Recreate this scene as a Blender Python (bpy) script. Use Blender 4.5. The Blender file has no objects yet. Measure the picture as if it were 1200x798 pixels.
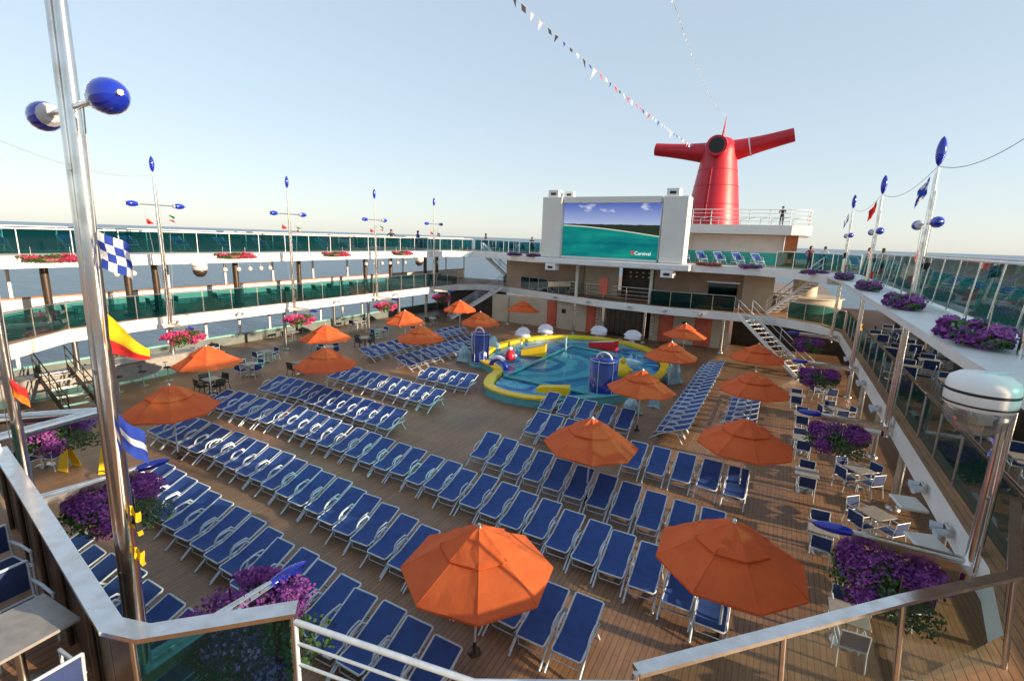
import bpy, bmesh, math, random
from mathutils import Vector, Matrix
R = math.radians
PI = math.pi
rnd = random.Random(7)
sc = bpy.context.scene
C = sc.collection

# ------------------------------------------------------------------ materials
def mat(name, col, rough=.5, metal=0., **k):
    m = bpy.data.materials.new(name); m.use_nodes = True
    nt = m.node_tree; b = nt.nodes['Principled BSDF']
    b.inputs['Base Color'].default_value = (*col, 1)
    b.inputs['Roughness'].default_value = rough
    b.inputs['Metallic'].default_value = metal
    for kk, v in k.items(): b.inputs[kk.replace('_', ' ')].default_value = v
    return m

def nodes(m): return m.node_tree, m.node_tree.nodes['Principled BSDF']

def noisy(m, col2, scale=3., detail=4., lo=.35, hi=.7, bump=0., bscale=None, mapping=(1, 1, 1), coord='Object', rough2=None):
    """mix the base colour with col2 through a noise, optional bump"""
    nt, b = nodes(m); N = nt.nodes.new; L = nt.links.new
    tc = N('ShaderNodeTexCoord'); mp = N('ShaderNodeMapping'); mp.inputs['Scale'].default_value = mapping
    L(tc.outputs[coord], mp.inputs[0])
    nz = N('ShaderNodeTexNoise'); nz.inputs['Scale'].default_value = scale; nz.inputs['Detail'].default_value = detail
    L(mp.outputs[0], nz.inputs['Vector'])
    mr = N('ShaderNodeMapRange'); mr.inputs['From Min'].default_value = lo; mr.inputs['From Max'].default_value = hi
    L(nz.outputs['Fac'], mr.inputs['Value'])
    mx = N('ShaderNodeMix'); mx.data_type = 'RGBA'
    mx.inputs['A'].default_value = b.inputs['Base Color'].default_value
    mx.inputs['B'].default_value = (*col2, 1)
    L(mr.outputs[0], mx.inputs['Factor']); L(mx.outputs['Result'], b.inputs['Base Color'])
    if rough2 is not None:
        m2 = N('ShaderNodeMapRange'); m2.inputs['To Min'].default_value = b.inputs['Roughness'].default_value
        m2.inputs['To Max'].default_value = rough2; L(mr.outputs[0], m2.inputs['Value']); L(m2.outputs[0], b.inputs['Roughness'])
    if bump:
        n2 = N('ShaderNodeTexNoise'); n2.inputs['Scale'].default_value = bscale or scale * 4; n2.inputs['Detail'].default_value = 3
        L(mp.outputs[0], n2.inputs['Vector'])
        bp = N('ShaderNodeBump'); bp.inputs['Strength'].default_value = bump; bp.inputs['Distance'].default_value = .02
        L(n2.outputs['Fac'], bp.inputs['Height']); L(bp.outputs[0], b.inputs['Normal'])
    return m

def wood(name, c1, c2, gap, along='Y', w=.11, rough=.45):
    m = mat(name, c1, rough); nt, b = nodes(m); N = nt.nodes.new; L = nt.links.new
    tc = N('ShaderNodeTexCoord'); mp = N('ShaderNodeMapping')
    if along == 'Y': mp.inputs['Rotation'].default_value = (0, 0, R(90))
    L(tc.outputs['Object'], mp.inputs[0])
    br = N('ShaderNodeTexBrick'); br.offset = .37; br.inputs['Scale'].default_value = 1
    br.inputs['Brick Width'].default_value = 2.6; br.inputs['Row Height'].default_value = w
    br.inputs['Mortar Size'].default_value = .006; br.inputs['Mortar Smooth'].default_value = .3
    br.inputs['Color1'].default_value = (*c1, 1); br.inputs['Color2'].default_value = (*c2, 1); br.inputs['Mortar'].default_value = (*gap, 1)
    L(mp.outputs[0], br.inputs['Vector'])
    nz = N('ShaderNodeTexNoise'); nz.inputs['Scale'].default_value = .35; nz.inputs['Detail'].default_value = 6; nz.inputs['Roughness'].default_value = .6
    L(tc.outputs['Object'], nz.inputs['Vector'])
    n3 = N('ShaderNodeTexNoise'); n3.inputs['Scale'].default_value = 5; n3.inputs['Detail'].default_value = 5
    mp3 = N('ShaderNodeMapping'); mp3.inputs['Scale'].default_value = (6, .7, 1) if along == 'Y' else (.7, 6, 1)
    L(tc.outputs['Object'], mp3.inputs[0]); L(mp3.outputs[0], n3.inputs['Vector'])
    mr = N('ShaderNodeMapRange'); mr.inputs['From Min'].default_value = .3; mr.inputs['From Max'].default_value = .7
    mr.inputs['To Min'].default_value = .62; mr.inputs['To Max'].default_value = 1.3; L(nz.outputs['Fac'], mr.inputs['Value'])
    mr3 = N('ShaderNodeMapRange'); mr3.inputs['From Min'].default_value = .3; mr3.inputs['From Max'].default_value = .7
    mr3.inputs['To Min'].default_value = .82; mr3.inputs['To Max'].default_value = 1.15; L(n3.outputs['Fac'], mr3.inputs['Value'])
    mu = N('ShaderNodeMath'); mu.operation = 'MULTIPLY'; L(mr.outputs[0], mu.inputs[0]); L(mr3.outputs[0], mu.inputs[1])
    mx = N('ShaderNodeVectorMath'); mx.operation = 'SCALE'; L(br.outputs['Color'], mx.inputs[0]); L(mu.outputs[0], mx.inputs['Scale'])
    L(mx.outputs[0], b.inputs['Base Color'])
    m4 = N('ShaderNodeMapRange'); m4.inputs['To Min'].default_value = rough - .12; m4.inputs['To Max'].default_value = rough + .2
    L(nz.outputs['Fac'], m4.inputs['Value']); L(m4.outputs[0], b.inputs['Roughness'])
    bp = N('ShaderNodeBump'); bp.inputs['Strength'].default_value = .35; bp.inputs['Distance'].default_value = .01; bp.invert = True
    L(br.outputs['Fac'], bp.inputs['Height']); L(bp.outputs[0], b.inputs['Normal'])
    return m

def glass(name, col, gloss=.12, rough=.03, tint2=None):
    m = bpy.data.materials.new(name); m.use_nodes = True; nt = m.node_tree; nt.nodes.clear(); N = nt.nodes.new; L = nt.links.new
    o = N('ShaderNodeOutputMaterial'); t = N('ShaderNodeBsdfTransparent'); t.inputs[0].default_value = (*col, 1)
    g = N('ShaderNodeBsdfGlossy'); g.inputs['Roughness'].default_value = rough
    fr0 = N('ShaderNodeFresnel'); fr0.inputs[0].default_value = 1.45
    fr = N('ShaderNodeMath'); fr.operation = 'MULTIPLY'; fr.inputs[1].default_value = .3; L(fr0.outputs[0], fr.inputs[0])
    ad = N('ShaderNodeMath'); ad.operation = 'ADD'; ad.inputs[1].default_value = gloss * .1; L(fr.outputs[0], ad.inputs[0])
    ms = N('ShaderNodeMixShader'); L(ad.outputs[0], ms.inputs[0]); L(t.outputs[0], ms.inputs[1]); L(g.outputs[0], ms.inputs[2])
    out = ms
    if tint2:      # body colour of a tinted pane with dirt on it
        d = N('ShaderNodeBsdfDiffuse'); d.inputs[0].default_value = (*tint2[:3], 1)
        m2 = N('ShaderNodeMixShader'); m2.inputs[0].default_value = tint2[3]
        L(ms.outputs[0], m2.inputs[1]); L(d.outputs[0], m2.inputs[2]); out = m2
    L(out.outputs[0], o.inputs[0]); return m

def fabric(name, col, trans=.25, col2=None):
    m = mat(name, col, .85); nt, b = nodes(m); N = nt.nodes.new; L = nt.links.new
    noisy(m, col2 or tuple(c * .75 for c in col), 2.2, 5, .35, .7, bump=.9, bscale=3.5)
    tr = N('ShaderNodeBsdfTranslucent'); tr.inputs[0].default_value = (*col, 1)
    ms = N('ShaderNodeMixShader'); ms.inputs[0].default_value = trans
    o = [n for n in nt.nodes if n.type == 'OUTPUT_MATERIAL'][0]
    L(b.outputs[0], ms.inputs[1]); L(tr.outputs[0], ms.inputs[2]); L(ms.outputs[0], o.inputs[0])
    return m

M = {}
M['deck'] = wood('deck_wood', (.29, .163, .082), (.238, .132, .066), (.062, .036, .022), rough=.4)
M['deck_light'] = wood('side_deck_wood', (.42, .22, .11), (.36, .19, .095), (.10, .055, .03))
M['white'] = noisy(mat('white_paint', (.80, .79, .76), .35), (.71, .69, .65), 1.2, 5, .45, .8, bump=.04, bscale=9)
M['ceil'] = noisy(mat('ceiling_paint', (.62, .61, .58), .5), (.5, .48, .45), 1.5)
M['cream'] = noisy(mat('cream_panel', (.74, .72, .66), .4), (.68, .655, .6), .7, 4)
M['chrome'] = noisy(mat('polished_steel', (.78, .76, .73), .13, 1.), (.6, .56, .5), 6, 4, .4, .8, rough2=.3)
M['steel'] = noisy(mat('brushed_steel', (.62, .61, .59), .3, 1.), (.5, .48, .45), 8)
M['alu'] = noisy(mat('powder_coated_aluminium', (.62, .69, .74), .4, .1), (.50, .57, .62), 9)
M['bronze'] = noisy(mat('dark_bronze', (.10, .07, .05), .4, .5), (.06, .045, .035), 3)
M['blue_sling'] = noisy(mat('blue_sling', (.021, .073, .27), .7), (.015, .054, .205), 5, 4, .3, .7, bump=.15, bscale=60)
M['navy'] = noisy(mat('navy_sling', (.02, .042, .14), .75), (.014, .03, .10), 5, 4, bump=.1, bscale=50)
M['orange'] = fabric('orange_canvas', (.84, .16, .04), .22, (.74, .13, .03))
M['blueglass'] = mat('glossy_blue', (.008, .03, .42), .14, 0, Coat_Weight=.6)
M['blue_tower'] = noisy(mat('blue_tower', (.004, .018, .16), .16, 0, Coat_Weight=.25), (.008, .04, .36), 1.1, 3, .35, .7)
M['tealglass'] = glass('teal_glass', (.065, .29, .30), .3, .03, (.012, .10, .11, .14))
M['darkteal'] = glass('dark_teal_glass', (.045, .20, .21), .3, .03, (.005, .06, .065, .12))
M['clearglass'] = glass('clear_glass', (.72, .84, .79), .2, .03)
M['dome'] = glass('dome_plastic', (.80, .81, .78), .9, .06, (.6, .6, .56, .10))
M['tealpanel'] = noisy(mat('teal_panel', (.02, .40, .33), .3), (.015, .32, .27), 2)
M['paleteal'] = noisy(mat('pale_teal_paint', (.24, .55, .50), .5), (.2, .48, .44), 2)
M['red'] = noisy(mat('funnel_red', (.60, .008, .024), .45, 0, Coat_Weight=.1), (.46, .006, .02), .35, 6, mapping=(1, 1, .25))
M['black'] = mat('black_opening', (.012, .012, .014), .5)
M['coral'] = noisy(mat('coral_panel', (.62, .135, .07), .45), (.5, .1, .055), 1.5)
M['beige'] = noisy(mat('beige_wall', (.58, .49, .37), .55), (.50, .42, .31), .8, 5)
M['brownwall'] = noisy(mat('brown_wall', (.42, .31, .22), .5), (.34, .25, .175), .9, 5)
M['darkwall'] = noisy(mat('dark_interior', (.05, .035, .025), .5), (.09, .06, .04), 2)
M['slat'] = wood('slat_wood', (.50, .17, .05), (.42, .14, .04), (.08, .03, .015), 'X', .16)
M['yellow'] = noisy(mat('yellow_paint', (.88, .60, .015), .32), (.80, .52, .012), 2, 4, bump=.05)
M['teal'] = noisy(mat('teal_tile', (.12, .42, .44), .4), (.09, .36, .38), 3)
M['ledred'] = mat('red_plastic', (.62, .015, .03), .3)
M['ice'] = noisy(mat('ice_resin', (.30, .60, .72), .15, 0, Transmission_Weight=.25, Coat_Weight=.5), (.55, .78, .85), 3, 3)
M['shell'] = noisy(mat('shell_white', (.78, .76, .80), .35), (.66, .66, .74), 3)
M['stone'] = noisy(mat('stone_top', (.36, .34, .31), .35), (.26, .245, .225), 9, 6, .3, .7)
M['rope'] = mat('rope', (.42, .42, .42), .8)
M['leaf'] = noisy(mat('leaf', (.055, .12, .025), .6), (.03, .07, .015), 6)
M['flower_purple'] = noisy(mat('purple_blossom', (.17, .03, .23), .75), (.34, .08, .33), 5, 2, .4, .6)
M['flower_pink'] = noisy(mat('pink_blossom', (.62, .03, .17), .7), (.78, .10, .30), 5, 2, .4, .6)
M['flower_red'] = noisy(mat('crimson_blossom', (.38, .02, .06), .7), (.52, .05, .12), 5, 2, .4, .6)
M['basin'] = noisy(mat('planter_basin', (.25, .16, .11), .6), (.2, .12, .08), 4)
M['f_white'] = fabric('flag_white', (.80, .80, .80), .3)
M['f_blue'] = fabric('flag_blue', (.02, .06, .40), .3)
M['f_red'] = fabric('flag_red', (.72, .03, .03), .3)
M['f_yellow'] = fabric('flag_yellow', (.85, .55, .01), .3)
M['f_orange'] = fabric('flag_orange', (.85, .22, .02), .3)
M['f_black'] = fabric('flag_black', (.02, .022, .03), .1)
M['f_green'] = fabric('flag_green', (.03, .30, .06), .3)
M['skin'] = mat('skin', (.45, .26, .18), .6)
M['hair'] = noisy(mat('hair', (.03, .02, .015), .7), (.06, .04, .02), 20)
M['c_dark'] = noisy(mat('cloth_dark', (.03, .032, .035), .85), (.05, .05, .055), 10)
M['c_blue'] = noisy(mat('cloth_blue', (.04, .07, .42), .85), (.03, .05, .3), 10)
M['c_navy'] = noisy(mat('cloth_navy', (.02, .03, .07), .85), (.03, .04, .1), 10)
M['c_white'] = noisy(mat('cloth_white', (.65, .66, .68), .85), (.55, .56, .58), 10)
M['c_maroon'] = noisy(mat('cloth_maroon', (.16, .03, .035), .85), (.1, .02, .03), 10)
M['globe'] = mat('globe_plastic', (.80, .76, .68), .25, 0, Transmission_Weight=.2)
M['bulwark_shade'] = noisy(mat('shade_darkened_bulwark', (.16, .19, .18), .55), (.12, .14, .13), 1.5)  # bulwark colour kept dark to paint in the shade under the deck
M['rubber'] = mat('rubber', (.03, .03, .03), .7)

def pool_mat():
    m = mat('pool_paint', (.1, .3, .5), .25); nt, b = nodes(m); N = nt.nodes.new; L = nt.links.new
    tc = N('ShaderNodeTexCoord'); mp = N('ShaderNodeMapping'); mp.inputs['Scale'].default_value = (.62, 1.15, 1)
    L(tc.outputs['Object'], mp.inputs[0])
    nz = N('ShaderNodeTexNoise'); nz.inputs['Scale'].default_value = .95; nz.inputs['Detail'].default_value = 1.2; nz.inputs['Distortion'].default_value = .9
    L(mp.outputs[0], nz.inputs['Vector'])
    cr = N('ShaderNodeValToRGB'); cr.color_ramp.interpolation = 'CONSTANT'; e = cr.color_ramp.elements
    e[0].position = 0; e[0].color = (.015, .11, .45, 1); e[1].position = .42; e[1].color = (.04, .30, .62, 1)
    for p, c in ((.47, (.08, .46, .62, 1)), (.53, (.28, .66, .74, 1)), (.57, (.03, .26, .62, 1)), (.62, (.16, .56, .68, 1))):
        x = e.new(p); x.color = c
    L(nz.outputs['Fac'], cr.inputs[0]); L(cr.outputs[0], b.inputs['Base Color']); return m
M['poolpaint'] = pool_mat()

def ring_mat():
    m = mat('pool_bottom', (.05, .3, .45), .3); nt, b = nodes(m); N = nt.nodes.new; L = nt.links.new
    tc = N('ShaderNodeTexCoord')
    ln = N('ShaderNodeVectorMath'); ln.operation = 'LENGTH'
    nz = N('ShaderNodeTexNoise'); nz.inputs['Scale'].default_value = .9
    mx = N('ShaderNodeVectorMath'); mx.operation = 'ADD'
    sc_ = N('ShaderNodeVectorMath'); sc_.operation = 'SCALE'; sc_.inputs['Scale'].default_value = 1.1
    L(tc.outputs['Object'], nz.inputs['Vector']); L(nz.outputs['Color'], sc_.inputs[0])
    L(tc.outputs['Object'], mx.inputs[0]); L(sc_.outputs[0], mx.inputs[1]); L(mx.outputs[0], ln.inputs[0])
    cr = N('ShaderNodeValToRGB'); cr.color_ramp.interpolation = 'CONSTANT'; e = cr.color_ramp.elements
    dv = N('ShaderNodeMath'); dv.operation = 'DIVIDE'; dv.inputs[1].default_value = 6; L(ln.outputs['Value'], dv.inputs[0])
    a = (.02, .18, .42, 1); c = (.10, .48, .56, 1); d = (.04, .30, .48, 1)
    e[0].position = 0; e[0].color = a; e[1].position = .2; e[1].color = c
    for p, k in ((.27, a), (.36, c), (.46, d), (.55, c), (.66, a), (.74, d), (.85, c)):
        x = e.new(p); x.color = k
    L(dv.outputs[0], cr.inputs[0]); L(cr.outputs[0], b.inputs['Base Color']); return m
M['poolrings'] = ring_mat()

def water_mat():
    m = glass('pool_water', (.86, .95, .96), .0, .04); nt = m.node_tree; N = nt.nodes.new; L = nt.links.new
    tc = N('ShaderNodeTexCoord'); nz = N('ShaderNodeTexNoise'); nz.inputs['Scale'].default_value = 2.2; nz.inputs['Detail'].default_value = 3
    L(tc.outputs['Object'], nz.inputs['Vector'])
    bp = N('ShaderNodeBump'); bp.inputs['Strength'].default_value = .5; bp.inputs['Distance'].default_value = .05; L(nz.outputs['Fac'], bp.inputs['Height'])
    for n in nt.nodes:
        if n.type in ('BSDF_GLOSSY', 'FRESNEL'): L(bp.outputs[0], n.inputs['Normal'])
    return m
M['poolwater'] = water_mat()

def sea_mat():
    m = mat('sea_water', (.03, .075, .115), .28); nt, b = nodes(m); N = nt.nodes.new; L = nt.links.new
    tc = N('ShaderNodeTexCoord'); mp = N('ShaderNodeMapping'); mp.inputs['Scale'].default_value = (.05, .16, 1)
    L(tc.outputs['Object'], mp.inputs[0])
    nz = N('ShaderNodeTexNoise'); nz.inputs['Scale'].default_value = 1.; nz.inputs['Detail'].default_value = 9; nz.inputs['Roughness'].default_value = .65
    L(mp.outputs[0], nz.inputs['Vector'])
    bp = N('ShaderNodeBump'); bp.inputs['Strength'].default_value = .9; bp.inputs['Distance'].default_value = 1.2
    L(nz.outputs['Fac'], bp.inputs['Height']); L(bp.outputs[0], b.inputs['Normal'])
    cr = N('ShaderNodeMapRange'); cr.inputs['From Min'].default_value = .35; cr.inputs['From Max'].default_value = .65; L(nz.outputs['Fac'], cr.inputs['Value'])
    mx = N('ShaderNodeMix'); mx.data_type = 'RGBA'; mx.inputs['A'].default_value = (.018, .055, .09, 1); mx.inputs['B'].default_value = (.05, .11, .15, 1)
    L(cr.outputs[0], mx.inputs['Factor']); L(mx.outputs['Result'], b.inputs['Base Color'])
    return m
M['sea'] = sea_mat()

def screen_mat():
    """the picture a big video screen is showing: coast, sky and clouds (object x,z run 0..1)"""
    m = bpy.data.materials.new('video_picture'); m.use_nodes = True; nt = m.node_tree; nt.nodes.clear(); N = nt.nodes.new; L = nt.links.new
    tc = N('ShaderNodeTexCoord'); mp = N('ShaderNodeMapping'); mp.inputs['Scale'].default_value = (1 / 7.4, 1, 1 / 3.95)
    L(tc.outputs['Object'], mp.inputs[0]); sp = N('ShaderNodeSeparateXYZ'); L(mp.outputs[0], sp.inputs[0])
    def mth(op, a, b=None, clamp=False):
        n = N('ShaderNodeMath'); n.operation = op; n.use_clamp = clamp
        for i, v in enumerate((a, b)):
            if v is None: continue
            if isinstance(v, (int, float)): n.inputs[i].default_value = v
            else: L(v, n.inputs[i])
        return n.outputs[0]
    def mixc(f, a, b):
        n = N('ShaderNodeMix'); n.data_type = 'RGBA'; L(f, n.inputs['Factor'])
        for k, v in (('A', a), ('B', b)):
            if isinstance(v, tuple): n.inputs[k].default_value = (*v, 1)
            else: L(v, n.inputs[k])
        return n.outputs['Result']
    u, v = sp.outputs[0], sp.outputs[2]
    def noise(sx, sz, det=4):
        mm = N('ShaderNodeMapping'); mm.inputs['Scale'].default_value = (sx, 1, sz); L(mp.outputs[0], mm.inputs[0])
        n = N('ShaderNodeTexNoise'); n.inputs['Scale'].default_value = 1; n.inputs['Detail'].default_value = det; L(mm.outputs[0], n.inputs['Vector']); return n.outputs['Fac']
    beach = mth('ADD', mth('MULTIPLY', mth('POWER', u, 1.5), -.17), .598)
    sea = mixc(mth('MULTIPLY', mth('SUBTRACT', noise(2.5, 6), .35), 3., True), (.004, .13, .155), (.01, .27, .22))
    skyc = mixc(mth('MULTIPLY', mth('SUBTRACT', v, .6), 2.6, True), (.38, .46, .66), (.09, .14, .46))
    cl = mth('MULTIPLY', mth('SUBTRACT', noise(5, 6, 6), .56), 7., True)
    clm = mth('MULTIPLY', cl, mth('MULTIPLY', mth('SUBTRACT', v, .68), 6., True))
    skyc = mixc(clm, skyc, (.75, .76, .85))
    land = mixc(noise(30, 25), (.008, .02, .012), (.04, .05, .03))
    c = mixc(mth('GREATER_THAN', v, mth('ADD', mth('MULTIPLY', noise(14, 0, 2), .03), .603)), land, skyc)
    c = mixc(mth('GREATER_THAN', mth('ADD', beach, .0), v), c, (.62, .62, .5))
    c = mixc(mth('GREATER_THAN', mth('SUBTRACT', beach, .018), v), c, sea)
    e = N('ShaderNodeEmission'); e.inputs['Strength'].default_value = .62; L(c, e.inputs[0])
    o = N('ShaderNodeOutputMaterial'); L(e.outputs[0], o.inputs[0]); return m
M['screen'] = screen_mat()

# ------------------------------------------------------------------ mesh builder
class MB:
    def __init__(s): s.v = []; s.f = []; s.m = []; s.sm = []; s.cur = 0; s.smooth = False; s.T = Matrix.Identity(4)
    def add(s, vs, fs, smooth=None):
        o = len(s.v); s.v += [tuple(s.T @ Vector(v)) for v in vs]
        s.f += [tuple(i + o for i in f) for f in fs]; s.m += [s.cur] * len(fs)
        s.sm += [s.smooth if smooth is None else smooth] * len(fs); return s
    def box(s, c, d, rz=0, bev=0):
        x, y, z = (k / 2 for k in d); cr, sr = math.cos(rz), math.sin(rz)
        if bev:
            b = min(bev, x * .9, y * .9, z * .9); pts = []
            for zz, sh in ((-z, b), (-z + b, 0), (z - b, 0), (z, b)):
                X, Y = x - sh, y - sh
                pts.append([(-X + (0 if sh else b), -Y), (X - (0 if sh else b), -Y), (X, -Y + (0 if sh else b)), (X, Y - (0 if sh else b)),
                            (X - (0 if sh else b), Y), (-X + (0 if sh else b), Y), (-X, Y - (0 if sh else b)), (-X, -Y + (0 if sh else b))])
            vs = []
            for k, zz in enumerate((-z, -z + b, z - b, z)): vs += [(c[0] + px * cr - py * sr, c[1] + px * sr + py * cr, c[2] + zz) for px, py in pts[k]]
            fs = [tuple(range(7, -1, -1)), tuple(range(24, 32))]
            for k in range(3):
                for i in range(8): j = (i + 1) % 8; fs.append((k * 8 + i, k * 8 + j, k * 8 + 8 + j, k * 8 + 8 + i))
            return s.add(vs, fs, False)
        vs = [(c[0] + a * x * cr - b_ * y * sr, c[1] + a * x * sr + b_ * y * cr, c[2] + e * z) for e in (-1, 1) for a, b_ in ((-1, -1), (1, -1), (1, 1), (-1, 1))]
        return s.add(vs, [(3, 2, 1, 0), (4, 5, 6, 7), (0, 1, 5, 4), (1, 2, 6, 5), (2, 3, 7, 6), (3, 0, 4, 7)], False)
    def tube(s, pts, r, n=8, closed=False, caps=True, flat=1.0):
        P = [Vector(p) for p in pts]; k = len(P); rr = r if isinstance(r, (list, tuple)) else [r] * k
        vs = []; up = None
        for i in range(k):
            if closed: t = P[(i + 1) % k] - P[i - 1]
            else: t = P[min(i + 1, k - 1)] - P[max(i - 1, 0)]
            if t.length < 1e-9: t = Vector((0, 0, 1))
            t.normalize()
            if up is None: up = Vector((0, 0, 1)) if abs(t.z) < .9 else Vector((1, 0, 0))
            a = t.cross(up)
            if a.length < 1e-4: a = t.cross(Vector((0, 1, 0)))
            a.normalize(); b = a.cross(t); up = b
            for j in range(n):
                th = 2 * PI * j / n; vs.append(P[i] + a * (math.cos(th) * rr[i]) + b * (math.sin(th) * rr[i] * flat))
        fs = []
        for i in range(k if closed else k - 1):
            for j in range(n): q = (i + 1) % k; fs.append((i * n + j, i * n + (j + 1) % n, q * n + (j + 1) % n, q * n + j))
        s.add(vs, fs, True)
        if caps and not closed: s.add(vs[:n], [tuple(range(n - 1, -1, -1))], False); s.add(vs[-n:], [tuple(range(n))], False)
        return s
    def lathe(s, prof, c=(0, 0, 0), n=20, smooth=True, sy=1.):
        vs = []; fs = []
        for r, z in prof:
            for j in range(n): t = 2 * PI * j / n; vs.append((c[0] + r * math.cos(t), c[1] + r * sy * math.sin(t), c[2] + z))
        for i in range(len(prof) - 1):
            for j in range(n): fs.append((i * n + j, i * n + (j + 1) % n, (i + 1) * n + (j + 1) % n, (i + 1) * n + j))
        return s.add(vs, fs, smooth)
    def spindle(s, a, b, r, n=12, k=10, pw=.62):
        a = Vector(a); b = Vector(b); pts = []; rr = []
        for i in range(k + 1):
            t = i / k; pts.append(a.lerp(b, t)); rr.append(max(.001, r * math.sin(PI * t) ** pw))
        return s.tube(pts, rr, n, caps=False)
    def quad(s, *p): return s.add(p, [tuple(range(len(p)))])
    def prism(s, poly, z0, z1, mats=(0, 0, 0)):
        """polygon (ccw) extruded; mats = top, bottom, side"""
        n = len(poly); bm = bmesh.new(); vv = [bm.verts.new((x, y, 0)) for x, y in poly]; f = bm.faces.new(vv); bm.normal_update()
        bmesh.ops.triangulate(bm, faces=[f]); bm.verts.index_update()
        tri = [tuple(v.index for v in q.verts) for q in bm.faces]
        flip = sum(poly[i][0] * poly[(i + 1) % n][1] - poly[(i + 1) % n][0] * poly[i][1] for i in range(n)) < 0
        if bm.faces and True:
            bm.faces.ensure_lookup_table(); bm.normal_update(); nz = bm.faces[0].normal.z
        bm.free()
        up = tri if nz > 0 else [t[::-1] for t in tri]
        c0 = s.cur; s.cur = mats[0]; s.add([(x, y, z1) for x, y in poly], up, False)
        s.cur = mats[1]; s.add([(x, y, z0) for x, y in poly], [t[::-1] for t in up], False)
        s.cur = mats[2]; vs = [(x, y, z0) for x, y in poly] + [(x, y, z1) for x, y in poly]
        fs = [(i, (i + 1) % n, n + (i + 1) % n, n + i) for i in range(n)]
        if flip: fs = [f[::-1] for f in fs]
        s.add(vs, fs, False); s.cur = c0; return s
    def mesh(s, name, mats):
        me = bpy.data.meshes.new(name); me.from_pydata(s.v, [], s.f)
        for m in (mats if isinstance(mats, (list, tuple)) else [mats]): me.materials.append(M[m] if isinstance(m, str) else m)
        me.polygons.foreach_set('material_index', s.m); me.polygons.foreach_set('use_smooth', s.sm); me.update(); return me
    def build(s, name, mats, parent=None, loc=(0, 0, 0), rz=0):
        o = bpy.data.objects.new(name, s.mesh(name, mats)); C.objects.link(o); o.location = loc; o.rotation_euler = (0, 0, rz)
        if parent: o.parent = parent
        return o

def tag(o, label, cat, group=None):
    o['label'] = label; o['category'] = cat
    if group: o['group'] = group
    return o
def thing(name, label, cat, loc=(0, 0, 0), rz=0, group=None):
    o = bpy.data.objects.new(name, None); C.objects.link(o); o.location = loc; o.rotation_euler = (0, 0, rz); o.empty_display_size = .2
    return tag(o, label, cat, group)
def struct(o): o['kind'] = 'structure'; return o
def dup(o, parent=None):
    c = o.copy(); C.objects.link(c)
    if parent: c.parent = parent
    for ch in list(o.children): dup(ch, c)
    return c
class Kind:
    """first call places the prototype itself, later calls place copies"""
    def __init__(s, root): s.root = root; s.used = False
    def put(s, loc, rz, label, group=None, cat=None, scale=None):
        o = dup(s.root) if s.used else s.root; s.used = True
        o.location = loc; o.rotation_euler = (0, 0, rz); o['label'] = label
        if scale: o.scale = (scale,) * 3
        if group: o['group'] = group
        if cat: o['category'] = cat
        return o
ORD = ['first', 'second', 'third', 'fourth', 'fifth', 'sixth', 'seventh', 'eighth', 'ninth', 'tenth', 'eleventh', 'twelfth', 'thirteenth', 'fourteenth', 'fifteenth',
       'sixteenth', 'seventeenth', 'eighteenth', 'nineteenth', 'twentieth', 'twenty-first', 'twenty-second', 'twenty-third', 'twenty-fourth', 'twenty-fifth',
       'twenty-sixth', 'twenty-seventh', 'twenty-eighth', 'twenty-ninth', 'thirtieth', 'thirty-first', 'thirty-second']
def P1(t, pts):     # point on a polyline given as sorted (x, y)
    for (x0, y0), (x1, y1) in zip(pts, pts[1:]):
        if t <= x1: return y0 + (y1 - y0) * (t - x0) / (x1 - x0)
    return pts[-1][1]

# ------------------------------------------------------------------ the ship's decks and the sea
MB().add([(-30000, -30000, 0), (30000, -30000, 0), (30000, 30000, 0), (-30000, 30000, 0)], [(0, 1, 2, 3)]).build('sea', 'sea', None, (0, 0, -19))
struct(bpy.data.objects['sea'])
XL, XR = -31.6, 7.6
b = MB(); b.prism([(XL, -9), (XR, -9), (XR, 120), (XL, 120)], -.5, 0, (0, 1, 1)); pd = struct(b.build('pool_deck', ['deck', 'white']))
b = MB(); b.prism([(XL + .1, -9), (-20, -40), (-12, -50), (-4, -40), (XR - .1, -9), (XR - .1, 120), (XL + .1, 120)], -19.5, -.51, (0, 0, 0)); b.build('hull', 'white', pd)

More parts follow.
